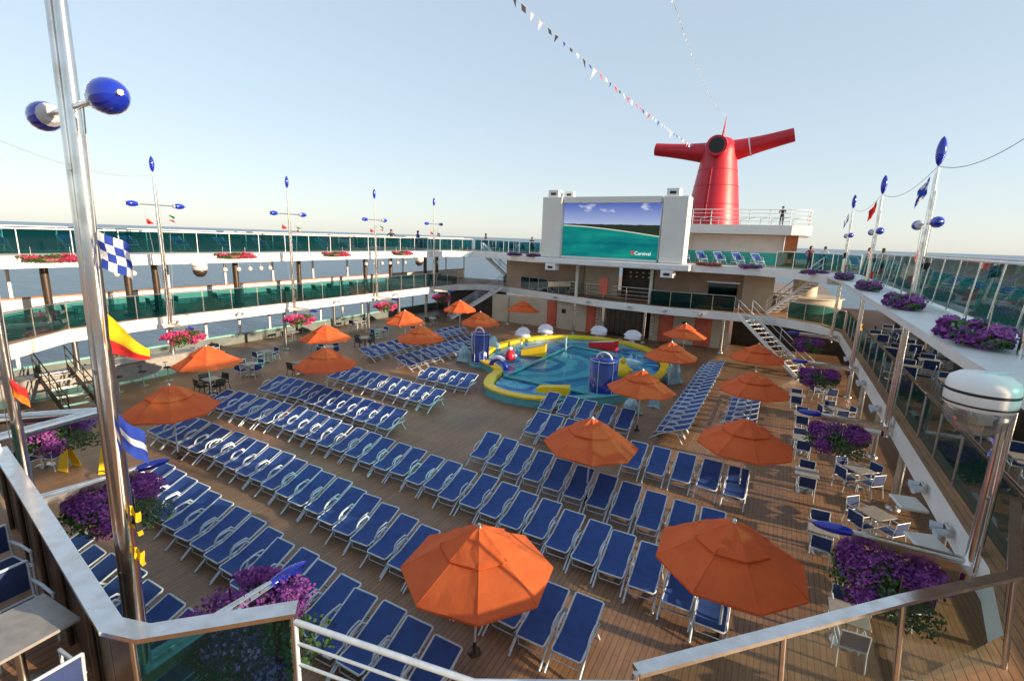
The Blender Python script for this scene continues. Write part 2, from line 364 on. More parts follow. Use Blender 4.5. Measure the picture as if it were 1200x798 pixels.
H1 = [(3.2, 32), (2.3, 34.6), (0, 36.2), (-2.6, 36.4), (-7, 36.1), (-12, 36.6), (-17.5, 38.4), (-21, 39.8), (-23.5, 40.6), (-25.8, 40.4), (-26.9, 38.6), (-27.1, 35),
      (-27.1, 12), (-26.6, 9), (-24.6, 6.5), (-21, 4.7), (-16, 3.6), (-10.5, 2.65), (-6.2, 2.0), (-4.7, 1.75), (-4.1, 1.95), (-3.4, 2.75), (-1.7, 2.95), (-.4, 3.6), (1.7, 5.9), (2.9, 7.4), (3.2, 9)]
def ring(hole, xl, xr, y0, y1, z0, z1, ysplit=12.0, fw=True):
    """deck plate round an opening as a list of prisms' polygons split at x=-12"""
    xm = -12.0
    # sort hole into left and right chains
    n = len(hole)
    right = [p for p in hole if p[0] > xm]; left = [p for p in hole if p[0] <= xm]
    return right, left
def deck_plate(name, hole, z0, z1, mats):
    xm = -12.0; b = MB()
    ia = [i for i in range(len(hole)) if hole[i][0] > xm]
    # aft crossing and forward crossing
    aft = [i for i in range(len(hole) - 1) if hole[i][0] > xm >= hole[i + 1][0]][0]
    fwd = [i for i in range(len(hole) - 1) if hole[i][0] <= xm < hole[i + 1][0]][0]
    def cross(i): (x0, y0), (x1, y1) = hole[i], hole[i + 1]; return (xm, y0 + (y1 - y0) * (xm - x0) / (x1 - x0))
    A, F = cross(aft), cross(fwd)
    rc = hole[fwd + 1:] + hole[:aft + 1]          # right chain, forward -> aft
    lc = [p for p in hole[aft + 1:fwd + 1]]       # left chain, aft -> forward
    if abs(lc[0][0] - xm) < 1e-6: lc = lc[1:]
    b.prism([(xm, -9), (XR, -9), (XR, 46), (xm, 46), A] + rc[::-1] + [F], z0, z1, (0, 1, 2))
    b.prism([(xm, 46), (XL, 46), (XL, -9), (xm, -9), F] + lc[::-1] + [A], z0, z1, (0, 1, 2))
    return struct(b.build(name, mats))
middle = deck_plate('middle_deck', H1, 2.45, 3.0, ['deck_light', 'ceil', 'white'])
# upper deck: U-shaped plate, open towards the viewer
U2 = [(XL, -9), (XL, 58), (4.0, 58), (4.0, 31.5), (2.15, 31.5), (.9, 34.6), (-1.5, 36.2), (-5, 36.3), (-17.5, 36.3), (-20.5, 37.2), (-23.5, 39.2), (-26, 39.6), (-27.35, 37.5), (-27.35, -9)]
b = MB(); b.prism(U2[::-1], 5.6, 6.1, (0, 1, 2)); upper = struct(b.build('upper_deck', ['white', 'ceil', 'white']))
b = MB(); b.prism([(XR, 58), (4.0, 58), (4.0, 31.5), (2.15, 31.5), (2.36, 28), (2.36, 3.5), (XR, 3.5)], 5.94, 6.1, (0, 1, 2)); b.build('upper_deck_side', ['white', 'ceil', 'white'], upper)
b = MB(); b.prism([(-31.4, -9), (-29.2, -9), (-29.2, 42), (-20.5, 42), (-20.5, 39.0), (-1.5, 39.0), (3.9, 34.5), (3.9, 4), (XR - .1, 4), (XR - .1, 57), (-31.4, 57)], 6.104, 6.13, (0, 0, 0))
b.build('plank_floor', 'deck_light', upper)
# forward part of the upper deck, under the viewer
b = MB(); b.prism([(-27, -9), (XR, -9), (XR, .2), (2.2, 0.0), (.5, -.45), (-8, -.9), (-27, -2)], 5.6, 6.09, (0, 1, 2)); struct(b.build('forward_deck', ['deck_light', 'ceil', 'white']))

# ------------------------------------------------------------------ railings
def run(pts, step):
    """points along a polyline every ~step"""
    out = []; P = [Vector((p[0], p[1], 0)) for p in pts]
    for a, b_ in zip(P, P[1:]):
        n = max(1, round((b_ - a).length / step))
        for i in range(n): out.append(a.lerp(b_, i / n))
    out.append(P[-1]); return out
def strip(m, P_, hw, th):
    """flat mitred bar along points"""
    P_ = [Vector(p) for p in P_]; vs = []; fs = []; n = len(P_)
    for i, p in enumerate(P_):
        d0 = (p - P_[i - 1]).normalized() if i else None; d1 = (P_[i + 1] - p).normalized() if i < n - 1 else None
        d0 = d0 or d1; d1 = d1 or d0; n0 = Vector((-d0.y, d0.x, 0)); n1 = Vector((-d1.y, d1.x, 0)); b_ = (n0 + n1).normalized(); k = hw / max(.35, b_.dot(n0))
        for s_, z in ((1, -th / 2), (1, th / 2), (-1, th / 2), (-1, -th / 2)): vs.append(p + b_ * k * s_ + Vector((0, 0, z)))
    for i in range(n - 1):
        for j in range(4): fs.append((i * 4 + j, i * 4 + (j + 1) % 4, i * 4 + 4 + (j + 1) % 4, i * 4 + 4 + j))
    fs += [(0, 3, 2, 1), tuple((n - 1) * 4 + k for k in (0, 1, 2, 3))]
    m.add(vs, fs, False)
def glass_rail(name, label, pts, z0, z1, step, gm, pm, capm, capr=.04, lean=0, group='glass railings round the open decks', gap=.04, cap_flat=False, bars=0, postr=.022):
    P = run(pts, step); t = thing(name, label, 'railing', (P[0].x, P[0].y, z0), 0, group); O = Vector((P[0].x, P[0].y, z0))
    N = len(P)
    def nrm(i):
        a = P[max(i - 1, 0)]; b_ = P[min(i + 1, N - 1)]; d = (b_ - a).normalized(); return Vector((-d.y, d.x, 0))
    def pt(i, z): return P[i] + nrm(i) * (lean * (z - z0)) + Vector((0, 0, z)) - O
    h = z1 - z0
    for i in range(N):
        m = MB(); m.tube([pt(i, z0 - .02), pt(i, z1 - .02)], postr, 6); m.build('post', pm, t)
        if gm and i < N - 1:
            m = MB(); g = .02; a0, a1, b0, b1 = pt(i, z0 + gap), pt(i, z1 - gap), pt(i + 1, z0 + gap), pt(i + 1, z1 - gap)
            e = (b0 - a0).normalized() * .03; th = nrm(i) * .006
            m.add([a0 + e - th, b0 - e - th, b1 - e - th, a1 + e - th], [(0, 1, 2, 3)]); m.build('glass_panel', gm, t)
    m = MB(); top = [pt(i, z1) for i in range(N)]
    if cap_flat:
        strip(m, top, capr, .04)
    else: m.tube(top, capr, 8)
    m.build('top_rail', capm, t)
    for k in range(bars):
        m = MB(); m.tube([pt(i, z0 + h * (k + 1) / (bars + 1)) for i in range(N)], .016, 6); m.build('rail_bar', pm, t)
    return t
G = 'glass_railing'
glass_rail(G, 'long teal glass railing along the port side of the middle deck', [(-27.3, 39), (-27.3, 12), (-26.9, 9.2), (-24.8, 6.3), (-21, 4.45), (-16, 3.3), (-10.1, 2.4)], 3, 4.15, 1.6, 'tealglass', 'steel', 'steel', .03)
glass_rail(G, 'teal glass railing along the right side of the middle deck behind the masts', [(3.45, 9.1), (3.45, 32.5)], 3, 4.12, 1.5, 'tealglass', 'steel', 'bronze', .045)
glass_rail(G, 'dark glass railing left of the middle rear opening below the video screen', [(-15.2, 37.9), (-17.6, 38.7), (-21, 40.1), (-23.3, 40.9)], 3, 4.1, 1.3, 'darkteal', 'steel', 'steel', .025)
glass_rail(G, 'dark glass railing right of the rear opening below the video screen', [(-8.3, 36.5), (-2.6, 36.7)], 3, 4.1, 1.3, 'darkteal', 'steel', 'steel', .025)
glass_rail('bar_railing', 'steel railing of horizontal bars in the middle under the video screen', [(-15.2, 37.9), (-12, 36.9), (-8.3, 36.5)], 3, 4.15, 1.6, None, 'chrome', 'chrome', .028, bars=3)
glass_rail(G, 'green glass railing of the middle deck beside the right stairs', [(.6, 36.3), (2.5, 34.9), (3.4, 33)], 3, 4.1, 1.3, 'tealglass', 'steel', 'white', .03)
glass_rail(G, 'clear glass railing with wide steel cap in the bottom right corner', [(-.55, 3.4), (1.55, 5.6), (2.72, 6.75), (3.4, 9.0)], 3, 4.1, 1.45, 'clearglass', 'chrome', 'chrome', .058, cap_flat=True, postr=.03, lean=.1)
glass_rail(G, 'short dark glass panel with flat steel cap near the blue boom tip at bottom', [(-4.45, 1.62), (-3.55, 2.5)], 3, 4.1, 1.4, 'darkteal', 'chrome', 'chrome', .02)
glass_rail('bar_railing', 'white tube railing of three bars at the bottom centre edge', [(-3.4, 2.42), (-1.7, 2.72), (-.6, 3.35)], 3, 4.1, 1.5, None, 'alu', 'alu', .027, bars=4)
# dark solid parapet with wide steel cap, bottom left
PR = [(-10.1, 2.4), (-8.2, 2.12), (-6.2, 1.81), (-4.7, 1.58), (-4.45, 1.62)]
t = thing('parapet', 'dark solid parapet with a wide polished steel cap at bottom left', 'parapet', (-10.1, 2.4, 3))
m = MB()
for (x0, y0), (x1, y1) in zip(PR, PR[1:]):
    L_ = math.hypot(x1 - x0, y1 - y0); m.box(((x0 + x1) / 2 + 10.1, (y0 + y1) / 2 - 2.4, .54), (L_ - .004, .05, 1.04), math.atan2(y1 - y0, x1 - x0))
m.build('panel', 'bronze', t); m = MB(); strip(m, [(x + 10.1, y - 2.4, 1.1) for x, y in PR[:-1] + [(-4.38, 1.68), (-3.52, 2.53)]], .088, .045)
m.build('cap', 'chrome', t)
for k in range(5):
    x = -9.6 + k * 1.1; y = P1(x, PR); m = MB(); m.tube([(x + 10.1, y - 2.4 - .06, 0), (x + 10.1, y - 2.4 - .06, 1.05)], .03, 8); m.build('post', 'bronze', t)
# upper deck windscreens
glass_rail('glass_windscreen', 'long glass windscreen with white rail along the port side of the upper deck', [(-28.9, 44), (-28.9, 3)], 6.12, 7.2, 1.9, 'tealglass', 'white', 'white', .035)
glass_rail('glass_windscreen', 'tall leaning glass windscreen along the right side of the upper deck', [(3.7, 6), (3.7, 33)], 6.12, 7.35, 1.45, 'tealglass', 'steel', 'white', .03, lean=-.08, postr=.015)
glass_rail('glass_windscreen', 'teal glass windscreen at the rear right corner of the upper deck', [(3.7, 33.2), (2.6, 36.4), (-.5, 38.6)], 6.12, 7.2, 1.4, 'tealglass', 'white', 'white', .03)
glass_rail('glass_windscreen', 'teal glass windscreen at the rear left corner beside the video screen', [(-17.4, 38.6), (-21, 39.6), (-24, 42), (-28.7, 44.1)], 6.12, 7.2, 1.4, 'tealglass', 'white', 'white', .03)
glass_rail('glass_windscreen', 'outer glass windscreen at the ship side far beyond the left loungers', [(-31.4, 46), (-31.4, 3)], 6.12, 7.28, 2.0, 'darkteal', 'white', 'white', .03)
glass_rail('glass_windscreen', 'outer glass windscreen at the ship side beyond the right loungers', [(7.45, 5), (7.45, 44)], 6.12, 7.32, 2.0, 'darkteal', 'white', 'white', .03)

# ------------------------------------------------------------------ columns and outer sides
col = MB(); col.tube([(0, 0, 0), (0, 0, 2.6)], .16, 10); col.box((0, 0, .06), (.5, .5, .12), 0, .02)
K = Kind(tag(col.build('column', 'bronze'), '', 'column'))
ys = [5.5, 9.4, 12.4, 13.9, 18, 22.8, 28.5, 31.9, 35.9, 38.3]
for i, y in enumerate(ys): K.put((-29.2 if i % 2 else -28.7, y, 3), 0, f'{ORD[i]} dark column from the left carrying the far upper deck', 'dark columns under the left upper deck')
for i, y in enumerate([11, 15.5, 20.5, 25.5, 30.5]): K.put((5.4, y, 3), 0, f'{ORD[i]} nearest dark column under the right upper deck', 'dark columns under the right upper deck')
cw = MB(); cw.tube([(0, 0, 0), (0, 0, 2.45)], .11, 12); cw.lathe([(.2, 0), (.2, .05), (.11, .09)], n=12)
K = Kind(tag(cw.build('column', 'steel'), '', 'column'))
for i, y in enumerate([9.5, 13.5, 20.2, 24.2, 27.5, 31, 34.5, 38]): K.put((-27.5, y, 0), 0, f'{ORD[i]} steel column from the left under the far middle deck edge', 'steel columns at pool level')
for i, y in enumerate([8.8, 13.0, 17.2, 21.4, 25.6, 29.8]): K.put((3.75, y, 0), 0, f'{ORD[i]} nearest steel column under the right middle deck edge', 'steel columns at pool level')
for i, x in enumerate([-20.8, -14.4, -8.7, -3.2]): K.put((x, 37.6 if x < -15 else 37.1, 0), 0, f'{ORD[i]} steel column from the left behind the pool', 'steel columns at pool level')
K = Kind(tag(MB().tube([(0, 0, 0), (0, 0, 2.6)], .13, 12).build('column', 'cream'), '', 'column'))
for i, x in enumerate([-14.4, -8.5]): K.put((x, 37.25, 3), 0, f'cream post under the {["left", "right"][i]} part of the video screen', 'cream posts under the screen')
def side_wall(x, lab, y0, y1):
    s_ = 1 if x > 0 else -1
    t = thing('ship_side', lab, 'bulwark', (x, y0, 0)); L_ = y1 - y0
    m = MB(); m.box((0, L_ / 2, .3), (.16, L_, .6)); m.build('bulwark', 'bulwark_shade', t)
    m = MB(); m.box((0, L_ / 2, .64), (.24, L_, .08)); m.build('sill', 'paleteal', t)
    m = MB(); m.box((0, L_ / 2, 3.45), (.14, L_, .9)); m.build('upper_bulwark', 'white', t)
    m = MB(); m.box((0, L_ / 2, 3.94), (.22, L_, .07)); m.build('handrail', 'slat', t)
    n = int(L_ / 2.2)
    for k in range(n + 1):
        m = MB(); m.box((0, k * L_ / n, 1.56), (.12, .14, 1.76)); m.build('mullion', 'white', t)
    n = int(L_ / 3.3)
    for k in range(n + 1):
        m = MB(); m.box((0, k * L_ / n, 4.78), (.1, .12, 1.6)); m.build('window_post', 'white', t)
side_wall(-31.3, 'white port side wall with open window bays seen beyond the left decks', 2, 46)
side_wall(7.3, 'white starboard side wall with open window bays under the right deck', -4, 46)

# ------------------------------------------------------------------ aft walls
t = thing('aft_wall', 'beige wall with coral panels and a dark central doorway behind the pool', 'wall', (-12, 38.6, 0))
def seg(x0, x1, z0, z1, mt, nm, dy=0, th=.2, par=None):
    m = MB(); m.box(((x0 + x1) / 2 + 12, dy, (z0 + z1) / 2), (x1 - x0, th, z1 - z0)); return m.build(nm, mt, par or t)
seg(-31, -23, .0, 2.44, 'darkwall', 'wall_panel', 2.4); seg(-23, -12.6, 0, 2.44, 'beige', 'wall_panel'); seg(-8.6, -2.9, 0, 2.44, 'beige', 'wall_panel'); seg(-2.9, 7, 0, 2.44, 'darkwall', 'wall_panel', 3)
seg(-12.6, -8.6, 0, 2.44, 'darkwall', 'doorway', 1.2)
for k, (x, w) in enumerate(((-17.0, .9), (-13.4, .95), (-7.4, 1.1), (-4.7, 1.2))):
    m = MB(); m.prism([(x + 12 - w / 2, -.1)] + [(x + 12 + w / 2 * math.cos(a), -.1 - .28 * math.sin(a)) for a in [PI * (8 - j) / 8 for j in range(1, 8)]] + [(x + 12 + w / 2, -.1)], .1, 2.3)
    m.build('coral_panel', 'coral', t)
for x in (-15.9, -6.0):
    m = MB(); m.box((x + 12, -.14, 1.55), (.36, .06, .36), 0, .02); m.build('notice_board', 'black', t)
for x in (-12.9, -8.4):
    for k in range(7): m = MB(); m.lathe([(.0, .1), (.07, .08), (.1, 0), (.07, -.08), (0, -.1)], (x + 12, -.28, .5 + k * .27), 8); m.build('light_bead', 'globe', t)
m = MB(); m.box((1.4, -.16, 1.2), (3.2, .04, 2.0)); 
for k in range(9): m.box((-.25 + k * .42, -.2, 1.2), (.06, .05, 2.1))
m.build('doorway_screen', 'bronze', t)
# at middle-deck level
t = thing('middle_deck_wall', 'brown wall with openings on the middle deck under the video screen', 'wall', (-12, 40.2, 3))
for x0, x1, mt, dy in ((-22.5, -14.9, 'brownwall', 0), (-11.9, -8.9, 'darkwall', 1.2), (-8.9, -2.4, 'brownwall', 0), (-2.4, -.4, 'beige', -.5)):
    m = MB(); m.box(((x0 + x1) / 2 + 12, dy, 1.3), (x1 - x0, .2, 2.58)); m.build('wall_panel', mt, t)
m = MB(); m.box((-1.4, .1, 1.3), (3.0, .12, 2.58))
for k in range(4): m.box((-1.4, -.02, .4 + k * .6), (2.9, .06, .12))
m.build('shutter', 'beige', t)
m = MB(); m.box((8.2, -.13, 1.15), (2.0, .05, 1.0)); m.build('window', 'darkteal', t)
m = MB(); m.box((8.2, -.12, .55), (2.3, .08, .1)); m.box((8.2, -.12, 1.75), (2.3, .08, .1)); m.build('window_frame', 'steel', t)
for k in range(8): m = MB(); m.lathe([(0, .08), (.08, .05), (.1, 0), (.08, -.05), (0, -.08)], (1.2 + (k % 4) * .5, -.3, 2.1 - .35 * (k // 4)), 8); m.build('lamp', 'globe', t)
tag(MB().prism([(-.34, 0), (.34, 0), (.34, .1), (-.34, .1)], -.62, .62).build('coral_sign_board', 'coral', None, (-11.95, 36.55, 4.1)), 'coral red board on the steel railing under the screen', 'board')
# round service counter, middle deck right
t = thing('counter', 'round warm beige counter on the middle deck beyond the right stairs', 'counter', (1.6, 42.2, 3))
m = MB(); m.lathe([(2.4, 0), (2.4, 1.0)], n=32); m.build('front', 'beige', t)
m = MB(); m.lathe([(0, 1.05), (2.55, 1.05), (2.55, 1.0), (2.3, .99)], n=32, smooth=False); m.build('counter_top', 'cream', t)
m = MB(); m.lathe([(.8, 1.05), (.8, 2.5)], n=20); m.build('core', 'beige', t)

# ------------------------------------------------------------------ video screen
t = thing('video_screen', 'large video screen in a cream housing showing a coastline', 'screen', (-17.1, 36, 6.1))
SW = 10.9
m = MB(); m.box((.82, .65, 2.3), (1.64, 1.5, 4.6), 0, .05); m.build('side_tower', 'cream', t)
m = MB(); m.box((SW - .8, .65, 2.3), (1.7, 1.5, 4.6), 0, .05); m.build('side_tower', 'cream', t)
m = MB(); m.box((5.37, .72, 4.37), (7.4, 1.3, .46), 0, .02); m.build('top_beam', 'cream', t)
m = MB(); m.box((5.45, .85, 2.2), (7.3, .9, 4.0)); m.build('back_box', 'cream', t)
m = MB(); m.box((5.37, .45, .09), (7.4, .8, .16)); m.build('bottom_beam', 'cream', t)
m = MB(); m.box((SW / 2 + .15, .1, -.24), (SW + .9, 1.3, .44), 0, .06); m.build('base_ledge', 'white', t)
fr = MB(); fr.box((3.7, 0, 2.02), (7.44, .1, .06)); fr.box((3.7, 0, 0), (7.44, .1, .05)); fr = MB()
sq = MB(); sq.add([(0, 0, 0), (7.4, 0, 0), (7.4, 0, 3.95), (0, 0, 3.95)], [(0, 1, 2, 3)]); scr = sq.build('screen', 'screen', t, (1.68, .34, .17))
# lettering on the picture
tx = bpy.data.curves.new('lettering', 'FONT'); tx.body = 'Carnival'; tx.size = .36; tx.extrude = .002
to = bpy.data.objects.new('lettering', tx); C.objects.link(to)
dg = bpy.context.evaluated_depsgraph_get(); me = bpy.data.meshes.new_from_object(to.evaluated_get(dg)); bpy.data.objects.remove(to)
me.name = 'lettering'; wm = bpy.data.materials.new('lit_lettering'); wm.use_nodes = True; bb = wm.node_tree.nodes['Principled BSDF']
bb.inputs['Base Color'].default_value = (.8, .8, .8, 1); bb.inputs['Emission Color'].default_value = (.9, .9, .9, 1); bb.inputs['Emission Strength'].default_value = .5
me.materials.clear(); me.materials.append(wm); lo = bpy.data.objects.new('lettering', me); C.objects.link(lo); lo.parent = scr
lo.rotation_euler = (PI / 2, 0, 0); lo.location = (5.72, -.03, .30)
rm = bpy.data.materials.new('lit_mark'); rm.use_nodes = True; bb = rm.node_tree.nodes['Principled BSDF']; bb.inputs['Base Color'].default_value = (.7, .02, .02, 1)
bb.inputs['Emission Color'].default_value = (.8, .03, .03, 1); bb.inputs['Emission Strength'].default_value = .4; M['mark'] = rm
m = MB(); m.add([(5.45, -.03, .56), (5.7, -.03, .56), (5.62, -.03, .30), (5.53, -.03, .30)], [(3, 2, 1, 0)]); m.build('logo_mark', 'mark', scr)
fm = MB(); fm.box((3.7, -.03, 3.99), (7.5, .06, .05)); fm.box((-.02, -.03, 2), (.04, .06, 4.0)); fm.box((7.42, -.03, 2), (.04, .06, 4.0)); fm.build('screen_frame', 'steel', scr)
sp = MB(); sp.prism([(-.42, -.3), (.42, -.3), (.5, .3), (-.5, .3)], 0, .5); K0 = tag(sp.build('box_light', 'white'), '', 'light')
m = MB(); m.box((0, -.31, .22), (.42, .04, .18)); m.build('lens', 'black', K0); K = Kind(K0)
K.put((-16.3, 36.4, 10.71), 0, 'white box light on the left top corner of the video screen', 'white box lights at the screen')
K.put((-15.2, 36.7, 10.71), .15, 'smaller white box beside the left corner light on the video screen', 'white box lights at the screen', scale=.8)
K.put((-7.3, 36.4, 10.71), 0, 'white box light on the right top corner of the video screen', 'white box lights at the screen')
K.put((-16.0, 35.75, 5.14), 0, 'white box light hanging under the left end of the screen ledge', 'white box lights at the screen')
K.put((-7.1, 35.75, 5.14), 0, 'white box light hanging under the right end of the screen ledge', 'white box lights at the screen')

# ------------------------------------------------------------------ superstructure, funnel
t = thing('deckhouse', 'white deckhouse with railed roof terrace right of the video screen', 'deckhouse', (-24, 46, 6.1))
m = MB(); m.box((15.6, 2.6, 1.15), (16.4, 5, 2.3)); m.build('wall', 'white', t)
m = MB(); m.prism([(8, -1.5), (24.2, -1.5), (25.2, -.9), (25.6, .2), (25.6, 9), (8, 9)], 2.32, 3.05); m.build('roof_terrace', 'white', t)
m = MB(); m.box((24.3, -.1, 1.15), (.9, .5, 2.3)); m.build('slatted_panel', 'slat', t)
m = MB(); m.box((16.2, .07, 1.2), (1.3, .05, 1.5)); m.build('door', 'cream', t)
m = MB(); m.box((20.8, .06, 1.35), (.9, .03, .14)); m.build('sign_plate', 'steel', t)
top = [(8.1, -1.3), (24, -1.3), (25.2, -.7), (25.45, .4), (25.45, 8)]
for k, z in enumerate((3.35, 3.65, 3.95, 4.25)):
    m = MB(); m.tube([(x, y, z) for x, y in top], .035 if k == 3 else .022, 6); m.build('rail_bar', 'white', t)
for p in run(top, 1.5): m = MB(); m.tube([(p.x, p.y, 3.0), (p.x, p.y, 4.25)], .03, 6); m.build('post', 'white', t)
for k in range(14):
    m = MB(); x = 13.8 + k * .8; m.tube([(x, .6 + (k % 3) * .9, 3.05), (x, .6 + (k % 3) * .9, 3.65), (x + .5, .6 + (k % 3) * .9, 3.75)], .03, 5); m.build('deck_fitting', 'steel', t)
tag(MB().box((0, 0, .45), (9.4, .12, .9)).build('teal_panel', 'tealpanel', None, (-4.7, 40.6, 6.14)), 'bright teal panel behind the sun chairs right of the screen', 'panel')

t = thing('funnel', 'red winged ship funnel rising behind the video screen', 'funnel', (-11.7, 92, 6))
prof = [(4.6, 0), (4.25, 5.5), (3.9, 8), (3.5, 11), (3.1, 13.5), (2.85, 15.2), (2.75, 16.6), (2.5, 17.8), (1.6, 18.6), (0, 18.9)]
m = MB(); m.lathe(prof, n=48, sy=1.25); m.build('body', 'red', t)
m = MB(); m.tube([(0, -4.6, 16.9), (0, -2.5, 16.9), (0, 2, 16.9)], [1.55, 1.7, 1.7], 32); m.build('front_exhaust', 'red', t)
m = MB(); m.tube([(0, -4.63, 16.9), (0, -4.5, 16.9)], 1.18, 28); m.build('exhaust_opening', 'black', t)
for s_, ez, ey in ((-1, 1.0, 0), (1, 2.1, 0)):
    m = MB(); pts = [(s_ * x, ey * x * .1, 16.3 + (ez + .2) * (x / 10.5) ** 1.1) for x in (0, 2, 4, 6, 8, 10.6)]
    m.tube(pts, [1.9, 1.75, 1.5, 1.3, 1.18, 1.08], 26, caps=False, flat=.95); w = m.build('wing', 'red', t)
    m = MB(); e = Vector(pts[-1]); d = (e - Vector(pts[-2])).normalized(); m.tube([e - d * .5, e - d * .12], 1.02, 24); m.build('wing_opening', 'black', w)
    if s_ > 0:
        m = MB(); m.tube([Vector(pts[2]).lerp(Vector(pts[3]), .2) , Vector(pts[2]).lerp(Vector(pts[3]), .3)], 1.55, 26, caps=False, flat=.95); m.build('white_band', 'white', w)
m = MB(); m.tube([(0, 1, 18.3), (.15, 1.1, 20), (.3, 1.2, 22.4)], [.62, .35, .06], 10, flat=.5); m.build('fin', 'red', t)
for z, r in ((5.5, 4.25), (8, 3.9), (11, 3.5), (13.5, 3.1)):
    m = MB(); m.tube([((r + .01) * math.cos(k * PI / 18), (r + .01) * 1.25 * math.sin(k * PI / 18), z) for k in range(36)], .05, 4, closed=True); m.build('plate_seam', 'red', t)
m = MB(); m.tube([(-.9, -5.4, 5.2), (-.8, -3.95, 13.6)], .05, 4); m.tube([(-.5, -5.4, 5.2), (-.4, -3.95, 13.6)], .05, 4)
for k in range(16): q = k / 15; m.tube([(-.9 + .1 * q, -5.4 + 1.45 * q, 5.2 + 8.4 * q), (-.5 + .1 * q, -5.4 + 1.45 * q, 5.2 + 8.4 * q)], .035, 4)
m.build('ladder', 'red', t)
for k in range(12):
    a = k * PI / 6; m = MB(); m.box((4.9 * math.cos(a), 5.8 * math.sin(a), 3.6), (.9, .2, 1.6), a); m.build('base_panel', 'c_blue', t)

# ------------------------------------------------------------------ stairs
def stairs(label, a, b_, w=1.1, rails=True, n=14, sm='white', rm_='alu'):
    """flight from a (top) to b_ (bottom), open treads"""
    A = Vector(a); B = Vector(b_); d = B - A; h = Vector((d.x, d.y, 0)).normalized(); s_ = Vector((-h.y, h.x, 0)) * w / 2
    t = thing('staircase', label, 'stairs', b_); O = B
    for k in (-1, 1):
        m = MB(); o = s_ * k; up = Vector((0, 0, .14)); th = s_.normalized() * .025
        p = [A + o - up - O, B + o - up - O, B + o + up - O, A + o + up - O]
        m.add([q - th for q in p] + [q + th for q in p], [(0, 1, 2, 3), (7, 6, 5, 4), (0, 4, 5, 1), (1, 5, 6, 2), (2, 6, 7, 3), (3, 7, 4, 0)]); m.build('stringer', sm, t)
        if rails:
            m = MB(); m.tube([A + o + Vector((0, 0, .95)) - O, B + o + Vector((0, 0, .95)) - O], .028, 6); m.tube([A + o + Vector((0, 0, .55)) - O, B + o + Vector((0, 0, .55)) - O], .018, 6)
            m.build('handrail', rm_, t)
            for j in range(5):
                q = A.lerp(B, j / 4) + o - O; m = MB(); m.tube([q, q + Vector((0, 0, .95))], .022, 6); m.build('baluster', rm_, t)
    for j in range(n):
        q = A.lerp(B, (j + .5) / n) - O; m = MB(); m.box(q, (.26, w - .06, .04), math.atan2(h.y, h.x)); m.build('tread', 'steel', t)
    return t
stairs('white open staircase down from the middle deck to the far left of the pool', (-22.9, 40.0, 3), (-26.6, 37.0, 0))
stairs('white open staircase from the upper deck at the rear left corner', (-25.4, 40.4, 6), (-22.3, 41.8, 3))
stairs('white open staircase down to the pool deck on the right', (-1.9, 36.3, 3), (1.9, 33.0, 0), 1.2)
stairs('white open staircase from the upper deck to the middle deck on the right', (2.4, 36.6, 6), (-.4, 38.2, 3))
stairs('dark railed staircase at the far left beside the bar stools', (-27.6, 8.6, 1.2), (-23.4, 8.2, 0), 1.1, n=6, sm='bronze', rm_='bronze')

